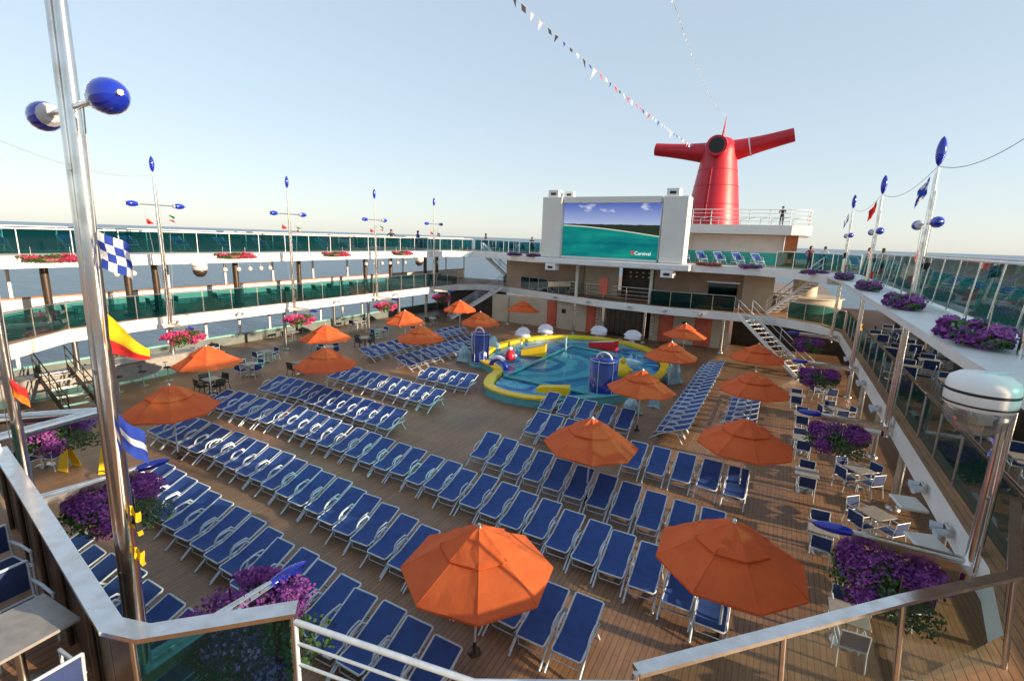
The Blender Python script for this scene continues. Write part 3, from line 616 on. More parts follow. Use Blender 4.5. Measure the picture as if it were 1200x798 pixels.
# ------------------------------------------------------------------ sun loungers
def make_lounger(ang, Lb=.77, yp=.66, yf=.2, zs=.385):
    """foot towards -y, back raised at +y; front legs splay forward past the short seat"""
    W = .575; ca, sa = math.cos(ang), math.sin(ang)
    root = thing('sun_lounger', 'blue lounger', 'sun lounger'); n = 6
    def sling(y0, z0, d, L_, k):
        vs = []; fs = []
        for j in range(n + 1):
            t_ = j / n; curl = -.062 * (1 - t_) * k
            for i in range(5):
                u = -1 + i / 2; g = .024 * (1 - u * u) * math.sin(PI * min(1, t_ * .9 + .1)); vs.append((u * (W / 2 - .022), y0 + d[0] * L_ * t_ + g * d[1], z0 + .01 + d[1] * L_ * t_ - g * d[0] + curl))
        for j in range(n):
            for i in range(4): fs.append((j * 5 + i, j * 5 + i + 1, j * 5 + i + 6, j * 5 + i + 5))
        m = MB(); m.add(vs, fs, True); return m
    f = MB()
    f.tube([(-W / 2, yp, zs), (-W / 2, yf + .05, zs - .05), (-W / 2 + .03, yf, zs - .065), (W / 2 - .03, yf, zs - .065), (W / 2, yf + .05, zs - .05), (W / 2, yp, zs), (W / 2, 1.2, zs - .03), (-W / 2, 1.2, zs - .03)], .02, 6, closed=True)
    f.build('frame', 'alu', root)
    sling(yf + .01, zs, (1, 0), yp - yf, 1).build('seat', 'blue_sling', root)
    b0 = sling(yp, zs, (ca, sa), Lb, 0).build('backrest', 'blue_sling', root)
    tp = (yp + Lb * ca, zs + Lb * sa)
    k = MB(); k.tube([(-W / 2, yp, zs), (-W / 2, *tp), (-W / 2 + .03, tp[0] + .02 * ca, tp[1] + .02 * sa), (W / 2 - .03, tp[0] + .02 * ca, tp[1] + .02 * sa), (W / 2, *tp), (W / 2, yp, zs)], .021, 6); k.build('back_frame', 'alu', b0)
    for s_ in (-1, 1):
        k = MB(); k.tube([(s_ * (W / 2 - .04), yp + .55 * ca, zs + .55 * sa - .01), (s_ * (W / 2 - .04), 1.18, zs - .03)], .011, 4); k.build('prop', 'alu', b0)
        a = MB(); x = s_ * (W / 2 + .018)
        a.tube([(x, .46, zs), (x, .5, zs + .12), (x, .58, zs + .18), (x, .70, zs + .2), (x, .84, zs + .17 + .1 * sa), (x, .93, zs + .3 * sa)], .025, 6, flat=.7); a.build('armrest', 'alu', root)
        l = MB(); l.tube([(s_ * (W / 2 + .012), .62, zs - .02), (s_ * (W / 2 + .015), .36, zs - .12), (s_ * (W / 2 + .02), .0, .01)], .022, 6); l.build('leg', 'alu', root)
        l = MB(); l.tube([(s_ * W / 2, 1.0, zs - .03), (s_ * (W / 2 + .01), 1.22, .01)], .02, 6); l.build('leg', 'alu', root)
    l = MB(); l.tube([(-W / 2, .32, zs - .14), (-W / 2 + .06, .22, .14), (W / 2 - .06, .22, .14), (W / 2, .32, zs - .14)], .012, 5); l.build('stretcher', 'alu', root)
    l = MB(); l.tube([(-W / 2, 1.12, .18), (W / 2, 1.12, .18)], .012, 5); l.build('stretcher', 'alu', root)
    return root
KF = Kind(make_lounger(R(22))); KS = Kind(make_lounger(R(33), .74))
KV = [KF, Kind(make_lounger(R(20))), Kind(make_lounger(R(25)))]
for k_ in KV[1:]: pass
def row(K, x0, x1, n, heads, lab, grp, skip=(), rz=0, L_=1.34, jit=.03):
    k = 0; vis = [i for i in range(n) if i not in skip]
    for i in vis:
        x = x0 + (x1 - x0) * i / (n - 1); yh = P1(x, heads)
        KK = KV[rnd.choice((0, 0, 0, 0, 1, 2))] if K is KF else K
        KK.put((x + rnd.uniform(-.02, .02), yh - L_ + rnd.gauss(0, .045), .0), rnd.gauss(0, .028), f'{ORD[k]} blue lounger from the left in {lab}', grp); k += 1
row(KF, -12.9, -7.7, 8, [(-13, 4.15), (-7.6, 4.0)], 'the row nearest the dark parapet', 'loungers in the nearest left row')
row(KF, -15.0, -4.2, 17, [(-15, 6.95), (-10.6, 6.5), (-8.4, 6.25), (-6.2, 6.05), (-4.1, 5.9)], 'the front row before the nearest umbrella', 'loungers in the front row')
row(KF, -18.9, -2.5, 25, [(-19, 9.4), (-14.5, 9.35), (-10, 8.9), (-7.5, 8.5), (-5.4, 8.25), (-2.4, 8.15)], 'the long row passing behind the nearest umbrella', 'loungers in the second long row')
row(KF, -20.2, -.35, 29, [(-20.2, 12.1), (-15.8, 12.2), (-11.2, 11.75), (-9, 11.6), (-6.5, 11.3), (-3.3, 10.8), (-1.1, 10.4), (-.3, 10.1)], 'the longest row across the middle of the deck', 'loungers in the longest row')
row(KF, -20.2, -12.5, 13, [(-20.2, 14.6), (-17.8, 14.65), (-12.6, 14.15)], 'the left row of thirteen', 'loungers in the fourth row')
row(KF, -19.2, -12.9, 10, [(-19.2, 17.7), (-12.8, 17.15)], 'the fifth left row nearer the pool', 'loungers in the fifth row')
row(KF, -15.5, -12.95, 5, [(-15.6, 20.1), (-12.8, 20.0)], 'the five left of the yellow rim', 'loungers beside the pool rim')
row(KS, -8.15, -.75, 11, [(-8.2, 14.0), (-5.5, 13.4), (-2.4, 12.9), (-.6, 12.7)], 'the row behind the middle umbrella', 'loungers in the middle right row')
row(KS, -3.55, -.45, 5, [(-3.7, 16.1), (-.3, 15.85)], 'the short row right of the middle umbrella', 'loungers right of the middle umbrella')
row(KS, -8.25, -4.8, 5, [(-8.3, 19.5), (-4.7, 19.15)], 'the row before the right blue tower', 'loungers in front of the blue tower')
row(KS, -7.65, -6.25, 3, [(-7.7, 16.9), (-6.2, 16.75)], 'the row of three left of the middle umbrella', 'loungers left of the middle umbrella')
def block(x, y0, y1, n, lab, grp, face, K=KF):
    # loungers lying across the ship; face=-1: head at +x
    for i in range(n):
        y = y0 + (y1 - y0) * i / (n - 1); rz = -PI / 2 if face < 0 else PI / 2
        K.put((x, y, 0), rz + rnd.uniform(-.02, .02), f'{ORD[i]} nearest blue lounger in {lab}', grp)
block(-3.75, 18.9, 31.2, 18, 'the long column right of the pool', 'loungers in the right column', -1)
block(-1.55, 20.9, 26.2, 8, 'the short column between the two right umbrellas', 'loungers in the far right column', -1)
block(-20.4, 21.2, 30.8, 14, 'the outer far column left of the pool', 'loungers in the outer left column', 1)
block(-17.3, 20.9, 29.6, 13, 'the inner far column left of the pool', 'loungers in the inner left column', 1)

# ------------------------------------------------------------------ umbrellas
def make_umbrella():
    root = thing('umbrella', 'orange umbrella', 'umbrella')
    m = MB(); m.tube([(0, 0, 0), (0, 0, 2.5)], .024, 10); m.build('pole', 'alu', root)
    m = MB(); m.lathe([(0, .06), (.1, .05), (.13, 0)], n=20); m.tube([(0, 0, .04), (0, 0, .22)], .034, 10); m.build('base', 'bronze', root)
    def canopy(r0, r1, z0, z1, droop, skirt, seed):
        rr = random.Random(seed); vs = []; fs = []; NR = 6; NS = 32
        for i in range(NR + 1):
            t_ = i / NR; r = r0 + (r1 - r0) * t_; z = z0 + (z1 - z0) * (t_ ** 1.12)
            for j in range(NS):
                a = 2 * PI * j / NS; ph = (j % 4) / 4; k = math.cos(PI / 8) / math.cos((ph - .5) * PI / 4)
                sag = droop * math.sin(PI * ph) * t_ ; w = rr.uniform(-.013, .013) * t_ - .022 * math.sin(PI * t_) * math.sin(PI * ph)
                vs.append((r * k * math.cos(a), r * k * math.sin(a), z - sag + w))
        for j in range(NS):
            a = 2 * PI * j / NS; ph = (j % 4) / 4; k = math.cos(PI / 8) / math.cos((ph - .5) * PI / 4)
            vs.append((r1 * k * .995 * math.cos(a), r1 * k * .995 * math.sin(a), z1 - droop * math.sin(PI * ph) - skirt))
        for i in range(NR + 1):
            for j in range(NS): fs.append((i * NS + j, (i + 1) * NS + j, (i + 1) * NS + (j + 1) % NS, i * NS + (j + 1) % NS))
        b_ = MB(); b_.add(vs, fs, False); return b_
    c = canopy(.18, 1.36, 2.38, 1.74, .004, .045, 3).build('canopy', 'orange', root)
    canopy(.045, .68, 2.53, 2.19, .004, .03, 5).build('vent_flap', 'orange', root)
    s_ = MB()
    for j in range(8):
        a = 2 * PI * j / 8; s_.tube([(.05 * math.cos(a), .05 * math.sin(a), 2.5), (.68 * math.cos(a), .68 * math.sin(a), 2.198)], .007, 4)
        s_.tube([(.64 * math.cos(a), .64 * math.sin(a), 2.155), (1.35 * math.cos(a), 1.35 * math.sin(a), 1.755)], .007, 4)
    s_.build('seam', 'orange', c)
    for j in range(8):
        a = 2 * PI * j / 8; m = MB(); m.tube([(.03 * math.cos(a), .03 * math.sin(a), 2.33), (1.31 * math.cos(a), 1.31 * math.sin(a), 1.735)], .009, 4); m.build('rib', 'alu', root)
    m = MB(); m.lathe([(.0, .1), (.03, .085), (.035, .05), (.045, .03), (.05, 0)], (0, 0, 2.51), 10); m.build('finial', 'steel', root)
    return root
KU = Kind(make_umbrella())
UM = [(-4.1, 6.53, 'nearest orange umbrella, wide and low in the centre foreground'), (-.2, 9.2, 'large orange umbrella at lower right above the row end'),
      (-4.25, 12.8, 'orange umbrella in the middle of the deck over lounger rows'), (-.33, 15.35, 'orange umbrella right of the middle one, before the short lounger column'),
      (-4.4, 19.1, 'orange umbrella in front of the right blue pool tower'), (-.43, 21.6, 'orange umbrella over the short right lounger column'),
      (-4.5, 25.7, 'orange umbrella at the pool right edge by the lounger column'), (-.6, 28.1, 'orange umbrella in front of the right staircase foot'),
      (-5.0, 32.4, 'farthest right orange umbrella near the coral panels'), (-18.2, 35.3, 'farthest orange umbrella right of the left staircase'),
      (-17.6, 27.95, 'orange umbrella at the foot of the left staircase behind the left tower'), (-22.1, 32.0, 'far left orange umbrella under the left staircase'),
      (-21.8, 25.1, 'orange umbrella beside the far tables, left of two'), (-17.4, 21.4, 'orange umbrella over the far left lounger group'),
      (-21.5, 18.3, 'bright orange umbrella beyond the small row, by the far tables'), (-17.15, 14.55, 'orange umbrella above the short left lounger row'),
      (-21.25, 11.8, 'sunlit orange umbrella over tables beside the left masts'), (-16.75, 8.05, 'dull orange umbrella immediately right of the big steel mast')]
for i, (x, y, l) in enumerate(UM):
    u_ = KU.put((x, y, 0), rnd.uniform(0, .35) + (.12 if i else .22), l, 'orange umbrellas on the pool deck')
    u_.rotation_euler[0] = rnd.gauss(0, .012); u_.rotation_euler[1] = rnd.gauss(0, .012)

# ------------------------------------------------------------------ tables and chairs
def make_table():
    t = thing('cafe_table', 'table', 'table')
    m = MB(); m.box((0, 0, .635), (.66, .66, .03), 0, .01); m.build('table_top', 'stone', t)
    m = MB(); m.tube([(0, 0, .03), (0, 0, .62)], .035, 10); m.build('pedestal', 'steel', t)
    m = MB(); m.lathe([(0, .04), (.2, .03), (.24, 0)], n=18); m.build('base', 'steel', t); return t
def make_chair(sm='navy', fm='alu'):
    t = thing('cafe_chair', 'chair', 'chair'); W = .44
    m = MB(); m.add([(-W / 2, 0, .39), (W / 2, 0, .39), (W / 2, .2, .365), (-W / 2, .2, .365), (W / 2, .4, .375), (-W / 2, .4, .375)], [(0, 1, 2, 3), (3, 2, 4, 5)], True); m.build('seat', sm, t)
    m = MB(); m.box((0, .455, .60), (W - .03, .02, .3)); m.build('backrest', sm, t)
    for s_ in (-1, 1):
        x = s_ * W / 2
        m = MB(); m.tube([(x, .02, .0), (x, .0, .39), (x, .0, .56)], .014, 6); m.build('leg', fm, t)
        m = MB(); m.tube([(x, .5, 0), (x, .42, .38), (x, .47, .76)], .014, 6); m.build('leg', fm, t)
        m = MB(); m.tube([(x, -.01, .56), (x, .2, .58), (x, .45, .56)], .018, 6); m.build('armrest', fm, t)
    m = MB(); m.tube([(-W / 2, .47, .76), (W / 2, .47, .76)], .015, 6); m.build('back_rail', fm, t); m = MB(); m.tube([(-W / 2, 0, .38), (W / 2, 0, .38)], .013, 6); m.tube([(-W / 2, .42, .375), (W / 2, .42, .375)], .013, 6)
    m.tube([(-W / 2, 0, .38), (-W / 2, .42, .375)], .013, 6); m.tube([(W / 2, 0, .38), (W / 2, .42, .375)], .013, 6)
    m.build('frame', fm, t); return t
KT = Kind(make_table()); KC = Kind(make_chair()); KD = Kind(make_chair('c_dark', 'bronze'))
def setting(x, y, z, rz, seats, tl, grp, kc=KC, off=.42):
    KT.put((x, y, z), rz, tl, grp + ', tables')
    nm = {0: 'near', 1: 'right', 2: 'far', 3: 'left'}
    for q in seats:
        a = rz + {0: PI, 1: -PI / 2, 2: 0, 3: PI / 2}[q]      # chair local +y points away from the table
        dx, dy = -math.sin(a) * off * .55, math.cos(a) * off * .55
        j = rnd.uniform(-.12, .12)
        kc.put((x + dx, y + dy, z), a + j, f'{nm[q]} chair at the {tl}', grp + ', chairs')
rt = [(1.5, 23.2), (1.42, 20.2), (1.45, 17.0), (1.7, 13.6), (1.95, 10.4), (1.35, 26.2)]
for i, (x, y) in enumerate(sorted(rt, key=lambda p: p[1])):
    setting(x, y, 0, rnd.uniform(-.05, .05), (0, 2), f'{ORD[i]} nearest stone table of the inner right line', 'inner right café tables')
for i, (x, y) in enumerate([(2.9, 8.3), (2.95, 12.1), (3.0, 15.2), (2.95, 18.2), (2.9, 21.6), (2.85, 25), (2.7, 28.6)]):
    setting(x, y, 0, rnd.uniform(.2, .9), (0, 1, 2, 3) if i % 2 else (0, 2, 3), f'{ORD[i]} nearest turned table by the right columns', 'turned right café tables')
for i, (x, y) in enumerate([(5.2, 10.2), (5.2, 13.6), (5.2, 17), (5.2, 20.5), (5.3, 24)]):
    setting(x, y, 0, 0, (0, 2), f'{ORD[i]} nearest shaded table under the right deck', 'shaded right café tables')
for i, (x, y) in enumerate([(-22.6, 12.6), (-23.7, 15.2), (-25.5, 17.4), (-21.9, 16.9), (-23.7, 20.3), (-25.8, 21.5), (-24.0, 23.6), (-25.2, 26.3), (-24.4, 29.6), (-25.5, 32.8), (-22.6, 35), (-29, 16), (-29.2, 22), (-29.2, 28)]):
    setting(x, y, 0, rnd.uniform(-.1, .1), (0, 1, 2, 3) if i in (0, 1, 4, 6) else (0, 2), f'{ORD[i]} table from the left in the far left dining area', 'far left café tables', KC if i % 3 else KD)
for i, (x, y) in enumerate([(4.7, 12.6), (4.9, 15.9), (5.0, 19.3), (5.1, 22.6), (5.2, 26)]):
    setting(x, y, 3, rnd.uniform(-.1, .1), (0, 2), f'{ORD[i]} nearest table on the right middle deck', 'right middle deck café tables')
for i, (x, y) in enumerate([(6.2, 14), (6.3, 17.6), (4.2, 20.9), (6.4, 21.2), (4.3, 24.4), (6.4, 24.8), (4.3, 28.0), (6.2, 28.6), (5.2, 30.6)]):
    setting(x, y, 3, rnd.uniform(-.3, .3), (0, 1, 2, 3), f'{ORD[i]} nearest table of the crowded right middle deck', 'crowded right middle deck tables')
for i, y in enumerate([10.5, 14, 17.5, 21, 24.5, 28, 32]):
    setting(-29.0, y, 3, 0, (0, 2), f'{ORD[i]} table from the left on the far middle deck', 'far middle deck café tables', KD)
KT.put((-5.93, 1.28, 3), .05, 'stone table behind the dark parapet at bottom left', 'bottom left café tables', scale=1.12)
KC.put((-6.42, 1.48, 3), PI / 2 + .05, 'navy chair left of the stone table at bottom left', 'bottom left café chairs', scale=1.08)
KC.put((-5.45, 1.2, 3), -PI / 2, 'navy chair right of the stone table at bottom left', 'bottom left café chairs', scale=1.08)
KC.put((-7.5, 1.65, 3), PI / 2 + .1, 'navy chair farthest left behind the dark parapet', 'bottom left café chairs', scale=1.08)
# sun chairs on the upper decks
KL = Kind(make_lounger(R(36), .74))
for i in range(13): KL.put((-30.2, 8.5 + i * 2.55, 6.14), -PI / 2 if 0 else PI / 2, f'{ORD[i]} lounger from the left behind the far upper glass windscreen', 'upper deck loungers on the port side')
for i in range(9): KL.put((5.0, 8.2 + i * 2.4, 6.14), -PI / 2, f'{ORD[i]} nearest lounger behind the right upper glass windscreen', 'upper deck loungers on the right side')
for i in range(6): KL.put((-7.6 + i * 1.25, 38.6, 6.14), .5, f'{ORD[i]} lounger from the left before the bright teal panel', 'loungers before the teal panel')
for i in range(7): KL.put((-26.6 + i * 1.2, 42.6 - i * .2, 6.14), .6, f'{ORD[i]} lounger from the left behind the glass beside the screen', 'loungers left of the screen')

# bar stools and counter at far left
t = thing('bar_counter', 'grey curved bar counter with stools at far left', 'bar', (-27.4, 9, 0))
m = MB(); m.box((0, 1.5, .5), (.6, 8, 1.0)); m.build('front', 'stone', t); m = MB(); m.box((.05, 1.5, 1.02), (.9, 8.2, .05), 0, .015); m.build('counter_top', 'stone', t)
s0 = thing('bar_stool', '', 'stool'); m = MB(); m.lathe([(0, .72), (.17, .71), (.18, .67), (0, .65)], n=14); m.build('seat', 'c_dark', s0); m = MB(); m.tube([(0, 0, .02), (0, 0, .66)], .025, 8); m.build('post', 'steel', s0)
m = MB(); m.lathe([(0, .04), (.18, .02), (.2, 0)], n=14); m.build('base', 'steel', s0); m = MB(); m.tube([(-.16, -.1, .92), (-.2, .0, .92), (-.16, .1, .92)], .02, 6); m.tube([(-.16, 0, .69), (-.2, 0, .92)], .015, 6); m.build('backrest', 'c_dark', s0)
K = Kind(s0)
for i in range(6): K.put((-26.1 + (i % 2) * .1, 7.2 + i * 1.05, 0), 0, f'{ORD[i]} bar stool from the left at the far left counter', 'bar stools at the far left')
# wet floor signs
s0 = thing('floor_sign', '', 'sign'); m = MB()
for s_ in (-1, 1): m.add([(-.2, s_ * .2, 0), (.2, s_ * .2, 0), (.1, s_ * .02, .8), (-.1, s_ * .02, .8), (-.2, s_ * .22, 0), (.2, s_ * .22, 0), (.1, s_ * .04, .8), (-.1, s_ * .04, .8)], [(0, 1, 2, 3), (7, 6, 5, 4), (0, 4, 5, 1), (1, 5, 6, 2), (2, 6, 7, 3), (3, 7, 4, 0)])
m.build('panel', 'yellow', s0); m = MB(); m.box((0, 0, .82), (.16, .07, .04)); m.build('handle', 'yellow', s0); K = Kind(s0)
K.put((-18.75, 5.9, 0), .3, 'yellow folding floor sign left of the big steel mast', 'yellow floor signs'); K.put((-17.6, 6.45, 0), .9, 'yellow folding floor sign just behind the big steel mast', 'yellow floor signs')
setting(-19.6, 5.6, 0, .3, (0, 1), 'small table beside the yellow floor signs', 'tables by the floor signs')
# flip flops beside the right umbrella
K = Kind(tag(MB().box((0, 0, .02), (.1, .26, .03), 0, .01).build('sandal', 'white'), '', 'shoe'))
for i, (x, y) in enumerate([(-1.55, 17.1), (-1.4, 17.2), (-1.15, 16.95), (-1.0, 17.05)]): K.put((x, y, 0), .4 + i, f'{ORD[i]} white sandal from the left on the deck left of the right umbrella', 'white sandals on the deck')

# ------------------------------------------------------------------ the pool
def circ(cx, cy, r, a0, a1, n): return [(cx + r * math.cos(R(a0 + (a1 - a0) * i / n)), cy + r * math.sin(R(a0 + (a1 - a0) * i / n))) for i in range(n + 1)]
def smooth_poly(P, it=3):
    for _ in range(it):
        Q = []
        for i in range(len(P)):
            a, b_ = P[i], P[(i + 1) % len(P)]; Q += [(a[0] * .75 + b_[0] * .25, a[1] * .75 + b_[1] * .25), (a[0] * .25 + b_[0] * .75, a[1] * .25 + b_[1] * .75)]
        P = Q
    return P
OUT = smooth_poly([(-14.9, 23.6), (-13.0, 22.6), (-12.75, 20.9), (-11.9, 19.3), (-9.9, 18.9), (-8.3, 19.5), (-7.3, 20.6), (-6.0, 22.0), (-5.2, 24.5), (-4.9, 28), (-5.9, 31.6), (-8, 34.2), (-11, 35.2), (-14, 34.2), (-16, 31.6), (-16.5, 28), (-15.9, 25.2)], 3)
def inset(P, d):
    n = len(P); Q = []
    for i in range(n):
        a = Vector(P[i - 1]); b_ = Vector(P[(i + 1) % n]); t_ = (b_ - a).normalized(); nn = Vector((-t_.y, t_.x)); Q.append((P[i][0] + nn.x * d, P[i][1] + nn.y * d))
    return Q
t = thing('pool', 'raised leisure pool with yellow rim and blue patterned floor', 'pool', (-10.7, 27.5, 0))
ox, oy = -10.7, 27.5
def off(P): return [(x - ox, y - oy) for x, y in P]
A = off(OUT); I1 = inset(A, .42); I2 = inset(A, .48)
def band(P, Q, z0, z1):
    n = len(P); m = MB(); m.add([(x, y, z0) for x, y in P] + [(x, y, z1) for x, y in Q], [(i, (i + 1) % n, n + (i + 1) % n, n + i) for i in range(n)], True); return m
m = band(inset(A, -.02), A, 0, .38); m.build('wall', 'teal', t)
# yellow rim: everything but the front right stretch
n = len(A); rim = MB(); teal = MB()
Ai = inset(A, -.06)
for i in range(n):
    j = (i + 1) % n; x, y = A[i][0] + ox, A[i][1] + oy
    gap_ = (y < 23.5 and x > -8.4) 
    tgt = teal if gap_ else rim; zt = .40 if gap_ else .455
    P_ = [(Ai[i], .36), (Ai[j], .36), (I1[i], .36), (I1[j], .36)]
    tgt.add([(*Ai[i], .36), (*Ai[j], .36), (*Ai[j], zt), (*Ai[i], zt), (*I1[j], zt), (*I1[i], zt), (*I1[j], .2), (*I1[i], .2)], [(0, 1, 2, 3), (3, 2, 4, 5), (5, 4, 6, 7), (0, 3, 5, 7), (1, 6, 4, 2)])
rim.build('rim', 'yellow', t); teal.build('teal_rim', 'teal', t)
m = MB(); m.prism(I2, .1, .2); m.build('splash_floor', 'poolpaint', t)
# deeper kite-shaped basin in the middle
DP = [(-12.2, 21.9), (-7.0, 21.6), (-6.9, 24.4), (-9.0, 30.6), (-12.2, 31.2)]
D = off(DP); m = MB(); m.prism(D, .2, .212); fl = m.build('basin_floor', 'poolrings', t); 
me = fl.data; me.transform(Matrix.Translation((1.2, 1.2, 0))); fl.location = (-1.2, -1.2, 0)
m = MB(); m.tube([(x, y, .30) for x, y in D], .10, 8, closed=True); m.build('basin_edge', 'teal', t)
m = MB(); m.add([(x, y, .33) for x, y in I2], [tuple(range(len(I2)))]); m.build('water', 'poolwater', t)
m = MB(); m.tube([(-.4, 0, .2), (-.38, 0, 1.0), (-.42, .02, 1.75)], [.035, .05, .06], 8)
for k in range(16): a = rnd.uniform(0, 2 * PI); r = rnd.uniform(.05, .45); m.spindle((-.4 + r * math.cos(a), r * math.sin(a), .34), (-.4 + r * math.cos(a) * .8, r * math.sin(a) * .8, .34 + rnd.uniform(.1, .5)), .03, 5, 4)
m.build('water_jet', 'ice', t)
for k, (x, y) in enumerate([(-15.4, 24.5), (-14.6, 23.2), (-6.8, 27.8), (-14.4, 27.2), (-9.2, 31.9)]):
    m = MB(); m.tube([(x - ox, y - oy, .3), (x - ox, y - oy, 1.0), (x - ox + .15, y - oy + .1, 1.1), (x - ox + .3, y - oy + .2, 1.0), (x - ox + .3, y - oy + .2, .3)], .02, 6); m.build('grab_rail', 'chrome', t)
def tower(x, y, r, h, label):
    t = thing('shower_tower', label, 'tower', (x, y, 0), 0, 'blue towers at the pool')
    m = MB(); m.lathe([(r * 1.25, 0), (r * 1.25, .12), (r * 1.12, .16)], n=32); m.lathe([(0, .16), (r * 1.12, .16)], n=32); m.build('base', 'teal', t)
    m = MB(); m.lathe([(r, .16), (r, h), (0, h + .001)], n=40); m.build('shell', 'blue_tower', t)
    for z in (.24, h - .08):
        m = MB(); m.tube([((r + .02) * math.cos(2 * PI * k / 32), (r + .02) * math.sin(2 * PI * k / 32), z) for k in range(32)], .02, 6, closed=True); m.build('ring', 'alu', t)
    for a in (205, 265, 325, 60, 130):
        m = MB(); m.tube([((r + .02) * math.cos(R(a)), (r + .02) * math.sin(R(a)), .16), ((r + .02) * math.cos(R(a)), (r + .02) * math.sin(R(a)), h)], .016, 6); m.build('strip', 'alu', t)
    m = MB(); m.tube([(.34 * math.cos(PI * k / 10) * r / .6, -.1, h - .03 + .32 * math.sin(PI * k / 10)) for k in range(11)], .05, 8); m.build('hoop', 'shell', t)
tower(-15.15, 24.1, .52, 2.0, 'glossy blue shower tower at the left end of the pool')
tower(-6.95, 22.3, .66, 2.0, 'glossy blue shower tower at the front right of the pool')
def lump(name, label, x, y, z, prof_, mt, grp=None, n=9, seed=1, cat='sculpture', sy=.8, rz=0):
    """wavy carved upright piece"""
    rr = random.Random(seed); m = MB(); vs = []; fs = []; NS = 16
    ph = [rr.uniform(0, 6.28) for _ in range(4)]
    for i, (r, h) in enumerate(prof_):
        for j in range(NS):
            a = 2 * PI * j / NS; k = 1 + .18 * math.sin(3 * a + ph[0] + h * 5) + .1 * math.sin(5 * a + ph[1] - h * 7); vs.append((r * k * math.cos(a), r * k * sy * math.sin(a), h + .05 * math.sin(2 * a + ph[2])))
    for i in range(len(prof_) - 1):
        for j in range(NS): fs.append((i * NS + j, i * NS + (j + 1) % NS, (i + 1) * NS + (j + 1) % NS, (i + 1) * NS + j))
    m.add(vs, fs, True); return tag(m.build(name, mt, None, (x, y, z), rz), label, cat, grp)
ip = [(.5, 0), (.52, .1), (.36, .25), (.42, .5), (.30, .72), (.17, .95), (.02, 1.05)]
lump('ice_sculpture', 'pale blue glassy sculpture left of the left blue tower', -16.45, 24.3, 0, ip, 'ice', 'pale blue sculptures', seed=1)
lump('ice_sculpture', 'second pale blue sculpture just behind the left blue tower', -16.2, 27.4, 0, [(r, h * 1.05) for r, h in ip], 'ice', 'pale blue sculptures', seed=2)
lump('ice_sculpture', 'tall pale blue sculpture at the right pool edge', -4.5, 27.1, 0, [(r * .85, h * 1.35) for r, h in ip], 'ice', 'pale blue sculptures', seed=3)
lump('ice_sculpture', 'low pale blue sculpture below the umbrella by the right tower', -5.15, 21.0, 0, [(r * .8, h * .7) for r, h in ip], 'ice', 'pale blue sculptures', seed=4)
lump('ice_sculpture', 'small pale blue sculpture right of the umbrella by the right tower', -4.45, 22.4, 0, [(r * .6, h * .6) for r, h in ip], 'ice', 'pale blue sculptures', seed=5)
def shell(x, y, label, seed):
    t = thing('shell_seat', label, 'seat', (x, y, 0), rnd.uniform(-.3, .3), 'white shell seats behind the pool'); rr = random.Random(seed)
    m = MB(); m.lathe([(.3, 0), (.22, .2), (.2, .42)], n=14); m.build('foot', 'shell', t)
    m = MB(); vs = []; fs = []; NA = 28; NRr = 5
    for i in range(NRr + 1):
        q = i / NRr
        for j in range(NA):
            a = 2 * PI * j / NA; k = 1 + .10 * abs(math.sin(a * 3.5)) * q; r = .62 * q * k; vs.append((r * math.cos(a), .12 + .38 * r * math.sin(a), .42 + .22 * q * q + .42 * max(0, math.sin(a)) * q))
    for i in range(NRr):
        for j in range(NA): fs.append((i * NA + j, i * NA + (j + 1) % NA, (i + 1) * NA + (j + 1) % NA, (i + 1) * NA + j))
    m.add(vs, fs, True); m.build('shell', 'shell', t)
    m = MB(); m.lathe([(.62, .42), (.66, .5), (.5, .62), (.2, .68), (0, .69)], (0, .1, 0), 24, sy=.7); m.build('cushion', 'shell', t)
shell(-16.3, 31.6, 'leftmost white scallop seat behind the pool', 1); shell(-15.5, 33.9, 'second white scallop seat from the left behind the pool', 2)
shell(-11.9, 36.0, 'white scallop seat left of the dark doorway', 3); shell(-9.2, 35.8, 'white scallop seat right of the dark doorway', 4)
# pool toys
def wedge(name, label, x, y, z, d, mt, mt2, rz=0):
    t = thing(name, label, 'pool toy', (x, y, z), rz); m = MB(); X, Y, Z = d
    m.add([(-X / 2, -Y / 2, 0), (X / 2, -Y / 2, 0), (X / 2, Y / 2, 0), (-X / 2, Y / 2, 0), (-X / 2, -Y / 2, Z * .45), (X / 2, -Y / 2, Z), (X / 2, Y / 2, Z), (-X / 2, Y / 2, Z * .45)],
                    [(3, 2, 1, 0), (4, 5, 6, 7), (0, 1, 5, 4), (1, 2, 6, 5), (2, 3, 7, 6), (3, 0, 4, 7)]); m.build('body', mt, t)
    m = MB(); m.add([(-X * .42, -Y * .4, Z * .5 + .02), (X * .42, -Y * .4, Z * .95 + .02), (X * .42, Y * .4, Z * .95 + .02), (-X * .42, Y * .4, Z * .5 + .02)], [(0, 1, 2, 3)]); m.build('top_pad', mt2, t)
wedge('foam_slide', 'yellow wedge slide with white top in the left of the pool', -13.1, 27.2, .33, (1.5, .8, .75), 'yellow', 'shell', .3)
wedge('foam_slide', 'yellow raised block on the front pool rim', -8.7, 20.3, .5, (1.5, .6, .38), 'yellow', 'yellow', .15)
wedge('foam_slide', 'red wedge bench with white top at the back of the pool', -10.1, 31.8, .33, (1.9, .7, .6), 'ledred', 'shell', -.15)
